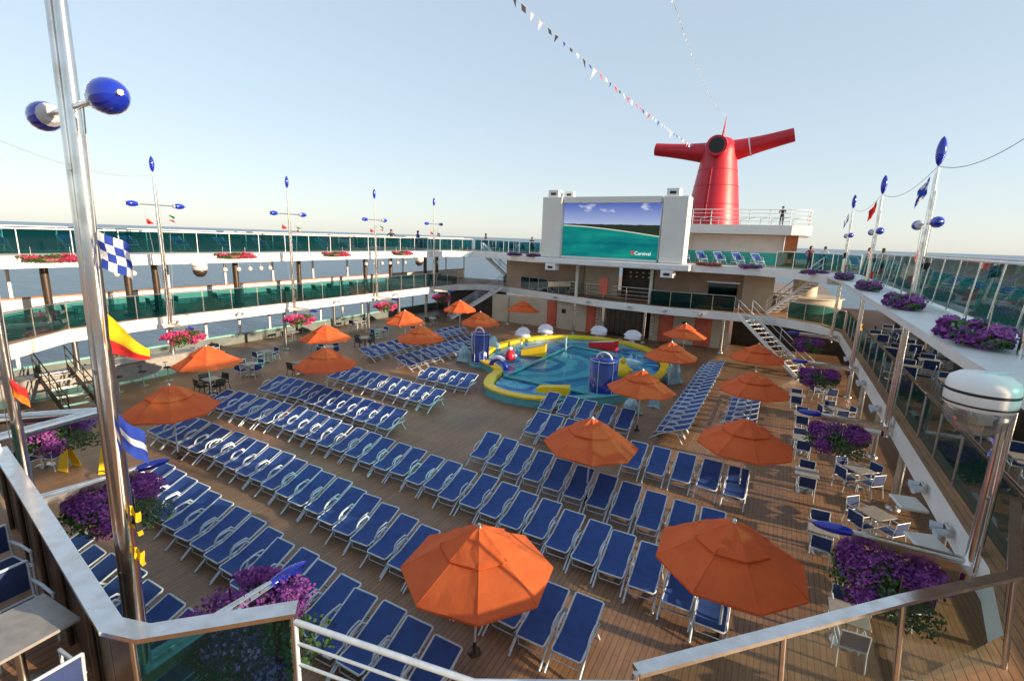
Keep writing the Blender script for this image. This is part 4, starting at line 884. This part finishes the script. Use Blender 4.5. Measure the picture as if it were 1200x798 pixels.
def critter(name, label, x, y, z, s, mb, ma):
    t = thing(name, label, 'pool figure', (x, y, z)); m = MB(); m.lathe([(0, 0), (.3 * s, .05 * s), (.34 * s, .3 * s), (.22 * s, .6 * s), (0, .7 * s)], n=16); m.build('body', mb, t)
    m = MB(); m.lathe([(0, 0), (.14 * s, .06 * s), (.16 * s, .16 * s), (0, .3 * s)], (0, -.02, .66 * s), 12); m.build('head', ma, t)
    m = MB(); m.spindle((-.5 * s, 0, .35 * s), (-.2 * s, 0, .4 * s), .09 * s, 8, 6); m.spindle((.2 * s, 0, .4 * s), (.5 * s, 0, .35 * s), .09 * s, 8, 6); m.build('fin', ma, t)
critter('bubbler', 'small red and white bubbling figure in the left of the pool', -13.6, 25.0, .33, .95, 'ledred', 'shell')
critter('bubbler', 'small yellow bubbling figure behind the right blue tower', -6.9, 25.4, .33, 1.2, 'yellow', 'yellow')
t = thing('fish_fountain', 'pale blue fish shaped fountain behind the right blue tower', 'fountain', (-7.2, 27.2, .33), .2)
m = MB(); m.spindle((-.9, 0, .2), (.9, 0, .45), .34, 14, 10, .8); m.build('body', 'ice', t); m = MB(); m.add([(-.85, 0, .25), (-1.3, .3, .5), (-1.15, 0, .3), (-1.3, -.3, .5)], [(0, 1, 2), (0, 2, 3)]); m.build('tail', 'ice', t)
m = MB(); m.add([(0, .0, .55), (.25, 0, 1.0), (.35, 0, .6)], [(0, 1, 2)]); m.add([(0, .02, .55), (.25, .02, 1.0), (.35, .02, .6)], [(2, 1, 0)]); m.build('fin', 'ice', t)
t = thing('arch_fountain', 'blue and white round fountain hoop at the front left of the pool', 'fountain', (-13.3, 23.1, .33))
m = MB(); m.tube([(.5 * math.cos(PI * k / 12), 0, .5 * math.sin(PI * k / 12)) for k in range(13)], .14, 10); m.build('hoop', 'blueglass', t)
m = MB(); m.tube([(.5 * math.cos(PI * k / 12), -.02, .12 + .5 * math.sin(PI * k / 12)) for k in range(3, 10)], .12, 10); m.build('stripe', 'shell', t)

# ------------------------------------------------------------------ masts
def mast(x, y, label, inward, hz=7.6, arm=1.0, zc=5.6, armdir=(0, 1), base=2.7, boom=True, r0=.085, tip=True, ht=.55):
    """inward = unit vector towards the pool"""
    t = thing('mast', label, 'mast', (x, y, base), 0, 'steel signal masts round the pool')
    m = MB(); m.tube([(0, 0, -.25), (0, 0, 3), (0, 0, hz - .75)], [r0, r0 * .9, r0 * .5], 14); m.build('pole', 'chrome', t)
    ix, iy = inward; px, py = -iy, ix
    o_ = (px * r0 * 1.55 - ix * .03, py * r0 * 1.55 - iy * .03)
    m = MB(); m.tube([(o_[0], o_[1], 0), (o_[0] * .9, o_[1] * .9, hz - 1.3)], r0 * .42, 8); m.build('side_pole', 'chrome', t)
    for z in (1.2, 3.4, zc - .5): m = MB(); m.box((o_[0] * .5, o_[1] * .5, z), (.09, .09, .05)); m.build('clamp', 'steel', t)
    ax, ay = armdir; m = MB(); m.tube([(-ax * arm * .74, -ay * arm * .74, zc), (ax * arm * .74, ay * arm * .74, zc)], .028, 8); m.build('cross_arm', 'chrome', t)
    for s_ in (-1, 1):
        a = Vector((ax * s_ * arm * .72, ay * s_ * arm * .72, zc)); b_ = Vector((ax * s_ * arm * 1.28, ay * s_ * arm * 1.28, zc))
        m = MB(); m.spindle(a, b_, .135, 16, 12, .5); fl_ = m.build('float', 'blueglass', t)
        m = MB(); d = (b_ - a).normalized(); m.tube([a + d * .01, a + d * .07], [.07, .105], 14); m.build('white_disc', 'f_white', fl_)
        m = MB(); m.tube([b_ - d * .03, b_ + d * .025], [.03, .02], 8); m.build('end_cap', 'steel', fl_)
        h = MB(); h.tube([(ax * s_ * arm * ht, ay * s_ * arm * ht, zc), (o_[0] + s_ * ax * .14, o_[1] + s_ * ay * .14, .5)], .006, 4); h.build('halyard', 'rope', t)
    if tip:
        m = MB(); m.spindle((0, 0, hz - .72), (0, 0, hz), .105, 14, 10, .6); m.build('lance_tip', 'blueglass', t)
    if boom:
        bx, by = Vector((ix, iy)) * 1; m = MB()
        L1, L2 = 1.55, 2.15
        q = [(-.35, .17), (L1, .075)]
        P_ = []
        for d_, w in q: P_ += [(ix * d_ + px * w, iy * d_ + py * w), (ix * d_ - px * w, iy * d_ - py * w)]
        poly = [P_[1], P_[3], P_[2], P_[0]]
        m.add([(a_[0], a_[1], -.06) for a_ in poly] + [(a_[0], a_[1], .08) for a_ in poly], [(3, 2, 1, 0), (4, 5, 6, 7), (0, 1, 5, 4), (1, 2, 6, 5), (2, 3, 7, 6), (3, 0, 4, 7)]); bo = m.build('boom', 'chrome', t)
        m = MB(); m.tube([(ix * -.3, iy * -.3, .09), (ix * L1, iy * L1, .09)], .035, 8); m.build('boom_spine', 'chrome', bo)
        m = MB(); m.spindle((ix * (L1 - .1), iy * (L1 - .1), .06), (ix * L2, iy * L2, .06), .09, 12, 10, .55); m.build('boom_tip', 'blueglass', bo)
    return t
big = mast(-5.6, 2.1, 'big polished steel mast with blue floats in the left foreground', (0, 1), 8.2, .78, 5.78, (.996, -.087), r0=.085, ht=.3)
big.rotation_euler = Matrix.Rotation(.012, 4, Vector((-.94, .35, 0))).to_euler()
mast(-10.9, 2.85, 'steel mast at the left picture edge, only its lower half visible', (0.1, .99), 8.2, .45, 5.7, (.98, .2), r0=.08)
f3 = mast(-15.8, 3.3, 'steel mast beyond the left picture edge with two thick boom tubes', (.12, .99), 8.2, .8, 5.7, (.98, .2), r0=.08, boom=False)
for dx in (-1.3, 1.1): m = MB(); m.tube([(dx, -.3, .05), (.7, 2.25, .02)], [.15, .12], 12); m.build('boom_tube', 'chrome', f3)
m = MB(); m.spindle((.62, 2.1, .02), (.68, 2.42, .02), .1, 12, 10, .55); m.build('boom_tip', 'blueglass', f3)
for i, (x, y) in enumerate([(-26.3, 12.9), (-26.5, 20.2), (-26.8, 27.7), (-27.0, 35.0)]):
    mast(x, y, f'{ORD[i]} slim mast from the left along the far port side', (1, 0), 7.95, 1.0, 5.75)
for i, (x, y) in enumerate([(3.15, 9.5), (3.05, 16.3), (2.95, 23.8), (2.8, 31.8)]):
    mast(x, y, f'{ORD[i]} nearest mast along the right side of the pool', (-1, 0), 7.6, 1.0, 5.5, (.4, .917) if i == 0 else (0, 1))
# flags
def flag(label, kind, x, y, z, az, w=.34, h=.3, group='signal flags on the mast ropes', droop=.35, name='signal_flag'):
    m = MB(); NX, NY = 8, 8; vs = []; pal = []
    cols = ['f_white', 'f_blue', 'f_red', 'f_yellow', 'f_orange', 'f_black', 'f_green']
    ph = rnd.uniform(0, 6)
    for j in range(NY + 1):
        for i in range(NX + 1):
            u, v = i / NX, j / NY; tap = 1.0 if kind not in ('tri_yr', 'tri_red') else (1 - .75 * u)
            vs.append((u * w, .05 * math.sin(u * 6 + ph) * (.3 + u) + .02 * math.sin(v * 7 + ph), -(v - .5) * h * tap - droop * u * h))
    m.v = vs
    for j in range(NY):
        for i in range(NX):
            k = {'check': (0, 1)[(i // 2 + j // 2) % 2], 'yr': 3 if j < 5 else 2, 'tri_yr': 3 if j < 5 else 2, 'oy': 4 if i < 4 else 3, 'bw': 1 if (j < 3 or j > 4) else 0, 'wb': 0 if j < 5 else 1,
                 'yb': (3, 5, 3)[min(2, j // 3)], 'y': 3, 'red': 2, 'black': 5, 'rw': 2 if i < 4 else 0, 'tri_red': 2, 'ro': 2 if j < 4 else 4, 'bluex': 1 if abs(i - j) < 2 or abs(7 - i - j) < 2 else 0, 'gwr': (6, 0, 2)[min(2, j // 3)]}[kind]
            a = j * (NX + 1) + i; m.f.append((a, a + 1, a + NX + 2, a + NX + 1)); m.m.append(k); m.sm.append(True)
    o = m.build(name, cols, None, (x, y, z), az); return tag(o, label, 'flag', group)
def hal(mx, my, arm, adir, zc, s_, z, base=2.7, ht=.55):      # a point on the halyard from the float to the foot
    t_ = (base + zc - z) / (zc - .5); k = arm * ht * (1 - t_) + .14 * t_; return mx + adir[0] * s_ * k, my + adir[1] * s_ * k
def mf(mx, my, s_, z, kind, lab, w=.34, h=.3, az=0, arm=.78, adir=(.996, -.087), zc=5.78, droop=.35):
    x, y = hal(mx, my, arm, adir, zc, s_, z, 2.7, .3)
    if mx > -6: x += .35 * .012 * (z - 2.7); y += .94 * .012 * (z - 2.7)
    return flag(lab, kind, x, y, z, az, w, h, droop=droop)
B1 = (-5.6, 2.1)
mf(*B1, 1, 7.28, 'check', 'blue and white chequered flag high on the big mast', .22, .32, .9)
mf(*B1, 1, 6.5, 'tri_yr', 'yellow and red flag on the big mast below the chequered one', .28, .38, 1.0, droop=.6)
mf(*B1, 1, 5.55, 'bw', 'blue flag with white stripe on the big mast beside the dull umbrella', .18, .34, 1.0, droop=.7)
mf(*B1, 1, 4.62, 'yb', 'yellow and black flag low on the big mast', .08, .26, .9)
mf(*B1, 1, 4.2, 'y', 'small yellow flag lowest on the big mast', .08, .16, .9)
mf(*B1, -1, 5.95, 'wb', 'white and blue flag left of the big mast', .14, .4, 2.4)
mf(*B1, -1, 6.8, 'bw', 'narrow striped flag left of the big mast', .1, .4, 2.4)
mf(-10.9, 2.85, 1, 4.85, 'ro', 'red and orange flag at the left picture edge', .16, .3, 1.2, droop=.8)
mf(-15.8, 3.3, 1, 7.35, 'oy', 'orange and yellow flag seen left of the big mast near the horizon', .5, .8, .6)
kinds = ['gwr', 'red', 'rw', 'black', 'y', 'wb', 'bluex']
q = 0
for i, (x, y) in enumerate([(-26.3, 12.9), (-26.5, 20.2), (-26.8, 27.7), (-27.0, 35.0)]):
    for s_, z in ((1, 7.9 - .3 * (i % 2)), (-1, 7.7)):
        xx, yy = hal(x, y, 1.0, (0, 1), 5.75, s_, z); flag(f'small {("red" if q%2 else "multicoloured")} pennant hanging {("right" if s_>0 else "left")} of the {ORD[i]} far left mast', ['gwr', 'tri_red'][q % 2], xx, yy, z, .8, .25, .28, 'small pennants on the far masts'); q += 1
RM = [(3.15, 9.5), (3.05, 16.3), (2.95, 23.8), (2.8, 31.8)]
for i, (x, y) in enumerate(RM):
    for s_, z, kd in (((1, 7.4, 'rw'), (-1, 7.25, 'black'), (1, 6.6, 'red'), (-1, 6.1, 'ro'), (1, 4.5, 'y')) if i else ((1, 5.2, 'bluex'), (-1, 6.9, 'red'), (1, 4.6, 'bw'))):
        xx, yy = hal(x, y, 1.0, (0, 1), 5.5, s_, z); q += 1
        ln = {'rw': 'red and white', 'black': 'black', 'red': 'red', 'ro': 'red and orange', 'y': 'yellow', 'bluex': 'blue cross', 'bw': 'blue striped'}[kd]
        flag(f'{ln} flag on the ropes of the {ORD[i]} nearest right mast', kd, xx, yy, z, rnd.uniform(.5, 2), .26, .3)
    if i: flag(f'{["", "blue and white", "dark red", "pale"][i]} flag near the top of the {ORD[i]} nearest right mast', ['', 'bluex', 'red', 'wb'][i], x - .12, y, 9.15, 2.6, .2, .42, droop=.9)
# strings between mast tops
def sag(a, b_, s_, n=18): a = Vector(a); b_ = Vector(b_); return [a.lerp(b_, i / n) - Vector((0, 0, 4 * s_ * (i / n) * (1 - i / n))) for i in range(n + 1)]
def cable(a, b_, s_, label, beads=0):
    m = MB(); pts = sag(a, b_, s_); m.tube([p - Vector(a) for p in pts], .008, 4)
    return tag(m.build('cable', 'rope', None, a), label, 'cable', 'thin cables between masts')
TZ = 9.6
for i in range(3): cable((RM[i][0], RM[i][1], TZ), (RM[i + 1][0], RM[i + 1][1], TZ), .35, f'thin cable between the {ORD[i]} and {ORD[i+1]} nearest right masts')
cable((-5.57, 2.05, 10.05), (3.15, 9.5, TZ), .4, 'thin cable from the big mast towards the nearest right mast') if 0 else None
cable((-15.8, 3.3, 9.9), (-26.3, 12.9, 9.8), .55, 'thin cable from the left masts to the first far mast')
# pennant lines to the funnel
def bunting(a, b_, s_, n, size, label, cols, beads=False):
    t = thing('bunting', label, 'bunting', a); A_ = Vector(a); pts = [p - A_ for p in sag(a, b_, s_, 60)]
    m = MB(); m.tube(pts, .02, 4); m.build('rope', 'rope', t)
    for i in range(n):
        f_ = (i + .5) / n * 60; k = min(59, int(f_)); p = pts[k].lerp(pts[k + 1], f_ - k); d = (pts[k + 1] - pts[k]).normalized(); s2 = size * rnd.uniform(.6, 1.25)
        sw = Vector((rnd.uniform(-.5, .5), rnd.uniform(-.5, .5), -1)).normalized(); m = MB()
        q1 = p + d * s2 * .5; q0 = p - d * s2 * .5; tipp = p + sw * s2 * rnd.uniform(.8, 1.5)
        if i % 3 == 0: m.add([q0, q1, q1 + sw * s2 * .7, q0 + sw * s2 * .75], [(0, 1, 2, 3)])
        else: m.add([q0, q1, tipp], [(0, 1, 2)])
        m.build('pennant', cols[rnd.randrange(len(cols))], t)
bunting((-20.0, 6.0, 25.5), (-15.2, 86.5, 22.9), 1.2, 62, .62, 'line of red white and dark pennants running to the funnel', ['f_white', 'f_white', 'f_red', 'f_black', 'f_white', 'f_blue'])
bunting((-8.0, 10, 26.5), (-11.4, 93.2, 28.4), 3.2, 70, .22, 'faint line of tiny white pennants running to the funnel tip', ['f_white', 'f_black', 'f_white'])

# ------------------------------------------------------------------ planters
def blossoms(n, rx, ry, rz, seed, size, green=False):
    rr = random.Random(seed); m = MB()
    cl = [(rr.uniform(-1, 1), rr.uniform(-1, 1), rr.uniform(-.45, 1), rr.uniform(.25, .5)) for _ in range(16)]
    vs = []; fs = []
    for k in range(n):
        c = cl[rr.randrange(16)]
        for _ in range(20):
            d = Vector((rr.gauss(0, 1), rr.gauss(0, 1), rr.gauss(0, 1))).normalized() * rr.random() ** .4
            p = Vector((c[0] * .72 + d.x * c[3], c[1] * .72 + d.y * c[3], c[2] * .62 + d.z * c[3]))
            if p.x ** 2 + p.y ** 2 + max(p.z, 0) ** 2 < 1.15: break
        p = Vector((p.x * rx, p.y * ry, p.z * rz)); a = Vector((rr.gauss(0, 1), rr.gauss(0, 1), rr.gauss(0, 1))).normalized(); b_ = a.orthogonal().normalized(); s2 = size * rr.uniform(.6, 1.3)
        o = len(vs); vs += [p + a * s2, p + b_ * s2 * .7, p - a * s2, p - b_ * s2 * .7]; fs.append((o, o + 1, o + 2, o + 3))
    m.add(vs, fs); return m
def make_planter(fl, seed, rx=.62, ry=1.0, rz=.45, n=1500, s=.045):
    t = thing('flower_planter', '', 'planter')
    m = MB(); m.lathe([(0, -.3), (.4, -.28), (.6, -.12), (.66, .0), (.62, .0), (0, -.02)], n=20, sy=1.0); o = m.build('basin', 'basin', t); o.scale = (rx, ry * .95, .5)
    blossoms(n, rx, ry, rz, seed, s).build('blossoms', fl, t); blossoms(n // 2, rx * .95, ry * .95, rz * .9, seed + 1, s * 1.15).build('foliage', 'leaf', t)
    m = MB(); m.tube([(0, -ry * .5, .1), (0, -ry * .5, .5)], .012, 4); m.tube([(0, ry * .5, .1), (0, ry * .5, .5)], .012, 4); m.build('hanger', 'steel', t)
    return t
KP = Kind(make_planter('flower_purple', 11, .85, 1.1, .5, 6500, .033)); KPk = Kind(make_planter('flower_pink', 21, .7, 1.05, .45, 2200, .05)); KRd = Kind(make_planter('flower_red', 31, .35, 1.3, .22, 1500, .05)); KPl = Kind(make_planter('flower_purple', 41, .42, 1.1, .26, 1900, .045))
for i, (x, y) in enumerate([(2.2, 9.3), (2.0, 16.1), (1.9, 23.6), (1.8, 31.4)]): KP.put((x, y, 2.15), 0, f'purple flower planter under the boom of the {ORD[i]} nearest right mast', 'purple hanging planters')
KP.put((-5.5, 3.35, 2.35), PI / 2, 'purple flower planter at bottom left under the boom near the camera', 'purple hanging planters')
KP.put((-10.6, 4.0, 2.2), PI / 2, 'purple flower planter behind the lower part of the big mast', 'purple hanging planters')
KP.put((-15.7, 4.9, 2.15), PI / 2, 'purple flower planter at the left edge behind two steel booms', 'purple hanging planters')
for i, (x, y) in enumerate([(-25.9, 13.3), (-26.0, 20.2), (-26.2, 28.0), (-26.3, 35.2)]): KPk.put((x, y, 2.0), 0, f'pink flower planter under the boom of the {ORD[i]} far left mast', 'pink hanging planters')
for i, y in enumerate([9.1, 17.1, 24.3, 31.1, 40.0]): KRd.put((-27.25, y, 5.98), 0, f'{ORD[i]} red flower planter from the left on the far upper deck edge', 'red planters on the upper deck edge')
for i, (x, y) in enumerate([(2.82, 10.4), (2.78, 15.6), (2.75, 21.4), (2.55, 27.6)]): KPl.put((x, y, 6.25), 0, f'{ORD[i]} nearest purple planter on the right upper deck ledge', 'purple planters on the right ledge', scale=(1.0, .95, .9, .9)[i])
for i, (x, y) in enumerate([(-20.0, 36.9), (-17.9, 36.4), (-4.5, 36.3), (-1.9, 36.3), (1.6, 33.0)]): (KRd if i == 2 else KPl).put((x, y, 6.15), PI / 2 + (.3 if i == 4 else 0), f'{ORD[i]} planter from the left on the rear upper deck edge', 'planters on the rear ledge', scale=.75)

# ------------------------------------------------------------------ lamps and small fixtures
def pod(x, y, z, s, label, dark=False):
    t = thing('dome_lamp', label, 'lamp', (x, y, z)); t.scale = (s,) * 3
    m = MB(); m.lathe([(0, .36), (.42, .34), (.56, .24), (.6, .1), (.6, -.3), (.55, -.36)], n=36); m.build('housing', 'white', t)
    m = MB(); m.lathe([(.605, .02), (.605, -.04)], n=36); m.build('slot', 'black', t); m = MB(); m.lathe([(.61, -.24), (.62, -.26), (.61, -.28)], n=36); m.build('seam_ring', 'black', t)
    m = MB(); m.lathe([(.54, -.36), (.56, -.5), (.48, -.72), (.3, -.9), (.1, -.97), (0, -.98)], n=30); m.build('dome', 'bronze' if dark else 'dome', t)
    m = MB(); m.tube([(-.2, 0, -.34), (-.1, 0, -.6), (.15, .05, -.7)], .06, 8); m.box((.1, 0, -.62), (.3, .2, .2), .4); m.build('lamp_core', 'steel', t)
    m = MB(); m.tube([(-.1, 0, .33), (.5, .2, .42)], .035, 8); m.build('bracket', 'alu', t)
pod(1.82, 6.15, 6.22, .46, 'big white drum lamp with clear dome hanging at the right edge')
pod(-27.0, 15.0, 5.5, .6, 'white drum lamp with dark ball under the far left upper deck', True)
pod(-27.0, 33.0, 5.5, .6, 'white drum lamp further right under the far left upper deck', True)
K = Kind(tag(MB().lathe([(0, .14), (.1, .1), (.14, 0), (.1, -.1), (0, -.14)], n=14).build('globe_lamp', 'globe'), '', 'lamp'))
m = MB(); m.tube([(0, 0, .12), (0, 0, .42)], .02, 6); m.build('stem', 'steel', K.root)
for i, y in enumerate([11.5, 12.2, 16.7, 17.5, 18.2, 18.9, 19.5, 27.5, 28.4, 29.2, 30.1, 31, 31.9]): K.put((-27.6, y, 5.2), 0, f'{ORD[i]} white globe lamp from the left under the far upper deck', 'white globe lamps')
s0 = thing('spotlight', '', 'spotlight')
m = MB(); m.box((0, 0, 0), (.06, .3, .16), 0, .01); m.build('bracket', 'steel', s0)
for s_ in (-1, 1): m = MB(); m.tube([(-.03, s_ * .1, 0), (-.2, s_ * .16, -.04)], [.05, .085], 10); m.build('spot_head', 'alu', s0)
K = Kind(s0)
for i, y in enumerate([13.5, 11.5, 19, 24, 29.5]): K.put((-27.0 + .02, sorted([13.5, 9.8, 17, 24, 30])[i], 2.75), PI, f'{ORD[i]} twin spotlight from the left on the far white deck edge', 'twin spotlights on the deck edge')
for i, y in enumerate([10.6, 12.4, 18.2, 21.5, 26]): K.put((3.12, y, 2.72), 0, f'{ORD[i]} nearest twin spotlight on the right white deck edge', 'twin spotlights on the deck edge')
for i, x in enumerate([-16.5, -13.2, -9.7, -7.0, -4.6]): K.put((x, P1(-x, [(2.6, 36.4), (7, 36.1), (12, 36.6), (17.5, 38.4)]) - .05, 2.72), PI / 2, f'{ORD[i]} twin spotlight from the left on the rear deck edge', 'twin spotlights on the deck edge')
K = Kind(tag(MB().box((0, 0, 0), (.5, .6, .07), 0, .02).build('ceiling_panel', 'cream'), '', 'panel'))
K.put((2.9, 12.2, 2.38), .2, 'pale square bracket panel jutting from the right deck edge beyond the nearest mast', 'pale bracket panels'); K.put((2.9, 10.6, 2.38), .3, 'pale square panel jutting from the right deck edge nearest the camera', 'pale bracket panels'); K.put((2.95, 16.9, 2.38), .1, 'pale square panel jutting beside the second nearest right mast', 'pale bracket panels')

# ------------------------------------------------------------------ people
def make_person(pose, top, bottom, hair_long=False):
    """one continuous skinned body, about 1.5 units tall, facing -y"""
    V = []; E = []; Rr = []
    def j(p, r, par=None):
        V.append(p); Rr.append(r); i = len(V) - 1
        if par is not None: E.append((par, i))
        return i
    pel = j((0, 0, .78), .12); ch = j((0, .01, 1.0), .115, pel); sh = j((0, .01, 1.17), .12, ch); nk = j((0, 0, 1.27), .045, sh); hd = j((0, -.015, 1.34), .07, nk); ht = j((0, -.01, 1.42), .075, hd)
    for s_ in (-1, 1):
        a = j((s_ * .17, .01, 1.18), .05, sh)
        if pose == 'lean': el = j((s_ * .24, -.1, 1.0), .038, a); ha = j((s_ * .14, -.28, 1.0), .028, el); j((s_ * .11, -.34, 1.0), .026, ha)
        elif pose == 'hips': el = j((s_ * .31, .05, 1.0), .038, a); ha = j((s_ * .2, -.06, .87), .028, el); j((s_ * .15, -.09, .85), .026, ha)
        else: el = j((s_ * .23, .03, .96), .038, a); ha = j((s_ * .24, -.03, .77), .028, el); j((s_ * .24, -.045, .70), .028, ha)
        hp = j((s_ * .08, 0, .72), .085, pel); kn = j((s_ * .095, -.015, .40), .055, hp); an = j((s_ * .10, .01, .08), .036, kn); j((s_ * .11, -.12, .03), .034, an)
    me = bpy.data.meshes.new('person'); me.from_pydata(V, E, []); o = bpy.data.objects.new('person', me); C.objects.link(o)
    md = o.modifiers.new('s', 'SKIN'); sv = me.skin_vertices[0].data
    for i, r in enumerate(Rr): sv[i].radius = (r, r * (.72 if i in (0, 1, 2) else 1.0))
    sv[0].use_root = True
    o.modifiers.new('u', 'SUBSURF').levels = 2
    dg = bpy.context.evaluated_depsgraph_get(); dg.update(); m2 = bpy.data.meshes.new_from_object(o.evaluated_get(dg)); bpy.data.objects.remove(o)
    for k in (top, bottom, 'skin', 'rubber'): m2.materials.append(M[k])
    for p in m2.polygons:
        c = p.center; r_ = math.hypot(c.x, c.y); p.use_smooth = True
        if c.z > 1.235: k = 2
        elif c.z < .07: k = 3
        elif c.z < .80 and abs(c.x) < .2: k = 1
        elif (abs(c.x) > .19 and c.z < .98) or c.y < -.2: k = 2
        else: k = 0
        p.material_index = k
    o = bpy.data.objects.new('person', m2); C.objects.link(o); o['category'] = 'person'
    h = MB(); h.lathe([(0, .115), (.05, .105), (.085, .06), (.092, 0), (.085, -.06), (.05, -.09 if not hair_long else -.2)], (0, .018, 1.385), 16); h.build('hair', 'hair', o)
    f_ = MB(); f_.spindle((0, -.085, 1.36), (0, -.105, 1.335), .012, 6, 4)
    for s_ in (-1, 1): f_.spindle((s_ * .028 - .01, -.082, 1.372), (s_ * .028 + .01, -.082, 1.372), .007, 6, 4)
    f_.build('face', 'skin', o)
    return o
PP = [(-29.7, 32.6, 6.14, .6, 'hips', 'c_dark', 'c_dark', 'person in black with a bare midriff standing by the far left windscreen', 0), (-29.7, 36.1, 6.14, -.4, 'stand', 'c_blue', 'c_navy', 'person in a blue top standing at the far windscreen', 0),
      (-27.6, 44.5, 6.14, -1.4, 'stand', 'c_dark', 'c_navy', 'person in dark clothes right of the one in blue at the windscreen corner', 1), (-20.2, 40.5, 6.14, .3, 'lean', 'c_navy', 'c_dark', 'dark haired person behind the glass just left of the video screen', 1),
      (-.6, 45.2, 9.15, 0, 'lean', 'c_dark', 'c_dark', 'person in black leaning on the roof terrace rail right of the funnel', 0),
      (1.4, 37.2, 6.14, .5, 'hips', 'c_maroon', 'c_dark', 'person in a maroon top at the rear right windscreen', 1), (2.2, 37.6, 6.14, -.5, 'stand', 'c_white', 'c_navy', 'person in white beside the one in maroon', 0),
      (4.3, 35.6, 6.14, 1.2, 'stand', 'c_dark', 'c_dark', 'person in dark clothes left of the third mast on the right', 0), (5.0, 36.0, 6.14, -1.0, 'lean', 'c_dark', 'c_navy', 'person in black right beside the third mast on the right', 1)]
for x, y, z, rz, pose, tp, bt, lab, hl in PP:
    o = make_person(pose, tp, bt, hl); o.location = (x, y, z); o.rotation_euler = (0, 0, rz); o['label'] = lab
    if x < -25: o.scale = (1.16, 1.16, 1.16)

# ------------------------------------------------------------------ camera, light, sky
f_px, W_px, H_px = 575., 1200., 798.
yaw, pit, rol = R(28.4), R(11.8), R(1.95)
F0 = Vector((-math.sin(yaw), math.cos(yaw), 0)); R0 = Vector((math.cos(yaw), math.sin(yaw), 0)); Z = Vector((0, 0, 1))
F = F0 * math.cos(pit) - Z * math.sin(pit); U0 = F0 * math.sin(pit) + Z * math.cos(pit)
Rv = math.cos(rol) * R0 + math.sin(rol) * U0; U = -math.sin(rol) * R0 + math.cos(rol) * U0
cam = bpy.data.cameras.new('camera'); cam.sensor_fit = 'HORIZONTAL'; cam.sensor_width = 36; cam.lens = 36 * f_px / W_px; cam.clip_start = .05; cam.clip_end = 60000
co = bpy.data.objects.new('camera', cam); C.objects.link(co); sc.camera = co
co.matrix_world = Matrix(((Rv.x, U.x, -F.x, 0), (Rv.y, U.y, -F.y, 0), (Rv.z, U.z, -F.z, 7.5), (0, 0, 0, 1)))
EL, = (R(12.7),); hd = R(94)           # light travels 94 degrees left of +y
to_sun = Vector((math.sin(hd) * math.cos(EL), -math.cos(hd) * math.cos(EL), math.sin(EL)))
sl = bpy.data.lights.new('sun_light', 'SUN'); sl.energy = 5.0; sl.angle = R(.5); sl.color = (1., .79, .56)
so = bpy.data.objects.new('sun_light', sl); C.objects.link(so); so.rotation_euler = to_sun.to_track_quat('Z', 'Y').to_euler()
w = bpy.data.worlds.new('World'); sc.world = w; w.use_nodes = True; nt = w.node_tree; bg = nt.nodes['Background']
sk = nt.nodes.new('ShaderNodeTexSky'); sk.sky_type = 'NISHITA'; sk.sun_disc = False; sk.sun_elevation = EL
sk.sun_rotation = math.atan2(to_sun.x, to_sun.y); sk.air_density = 1.0; sk.dust_density = .45; sk.ozone_density = 1.6; sk.altitude = 0
hs = nt.nodes.new('ShaderNodeHueSaturation'); hs.inputs['Saturation'].default_value = .95; nt.links.new(sk.outputs[0], hs.inputs['Color']); gm = nt.nodes.new('ShaderNodeGamma'); gm.inputs[1].default_value = .6; hs.inputs['Value'].default_value = 2.3; nt.links.new(hs.outputs[0], gm.inputs[0]); mz = nt.nodes.new('ShaderNodeMix'); mz.data_type = 'RGBA'; mz.inputs['Factor'].default_value = .45; nt.links.new(gm.outputs[0], mz.inputs['A']); mz.inputs['B'].default_value = (2.25, 2.65, 3.2, 1); nt.links.new(mz.outputs['Result'], bg.inputs[0]); bg.inputs[1].default_value = .15
vs_ = sc.view_settings; vs_.view_transform = 'Standard'; vs_.look = 'None'; vs_.exposure = .78; vs_.gamma = 1
sc.render.engine = 'CYCLES'; sc.cycles.max_bounces = 8; sc.cycles.transparent_max_bounces = 16; sc.cycles.glossy_bounces = 3; sc.cycles.diffuse_bounces = 3
sc.render.resolution_x = 1024; sc.render.resolution_y = 680
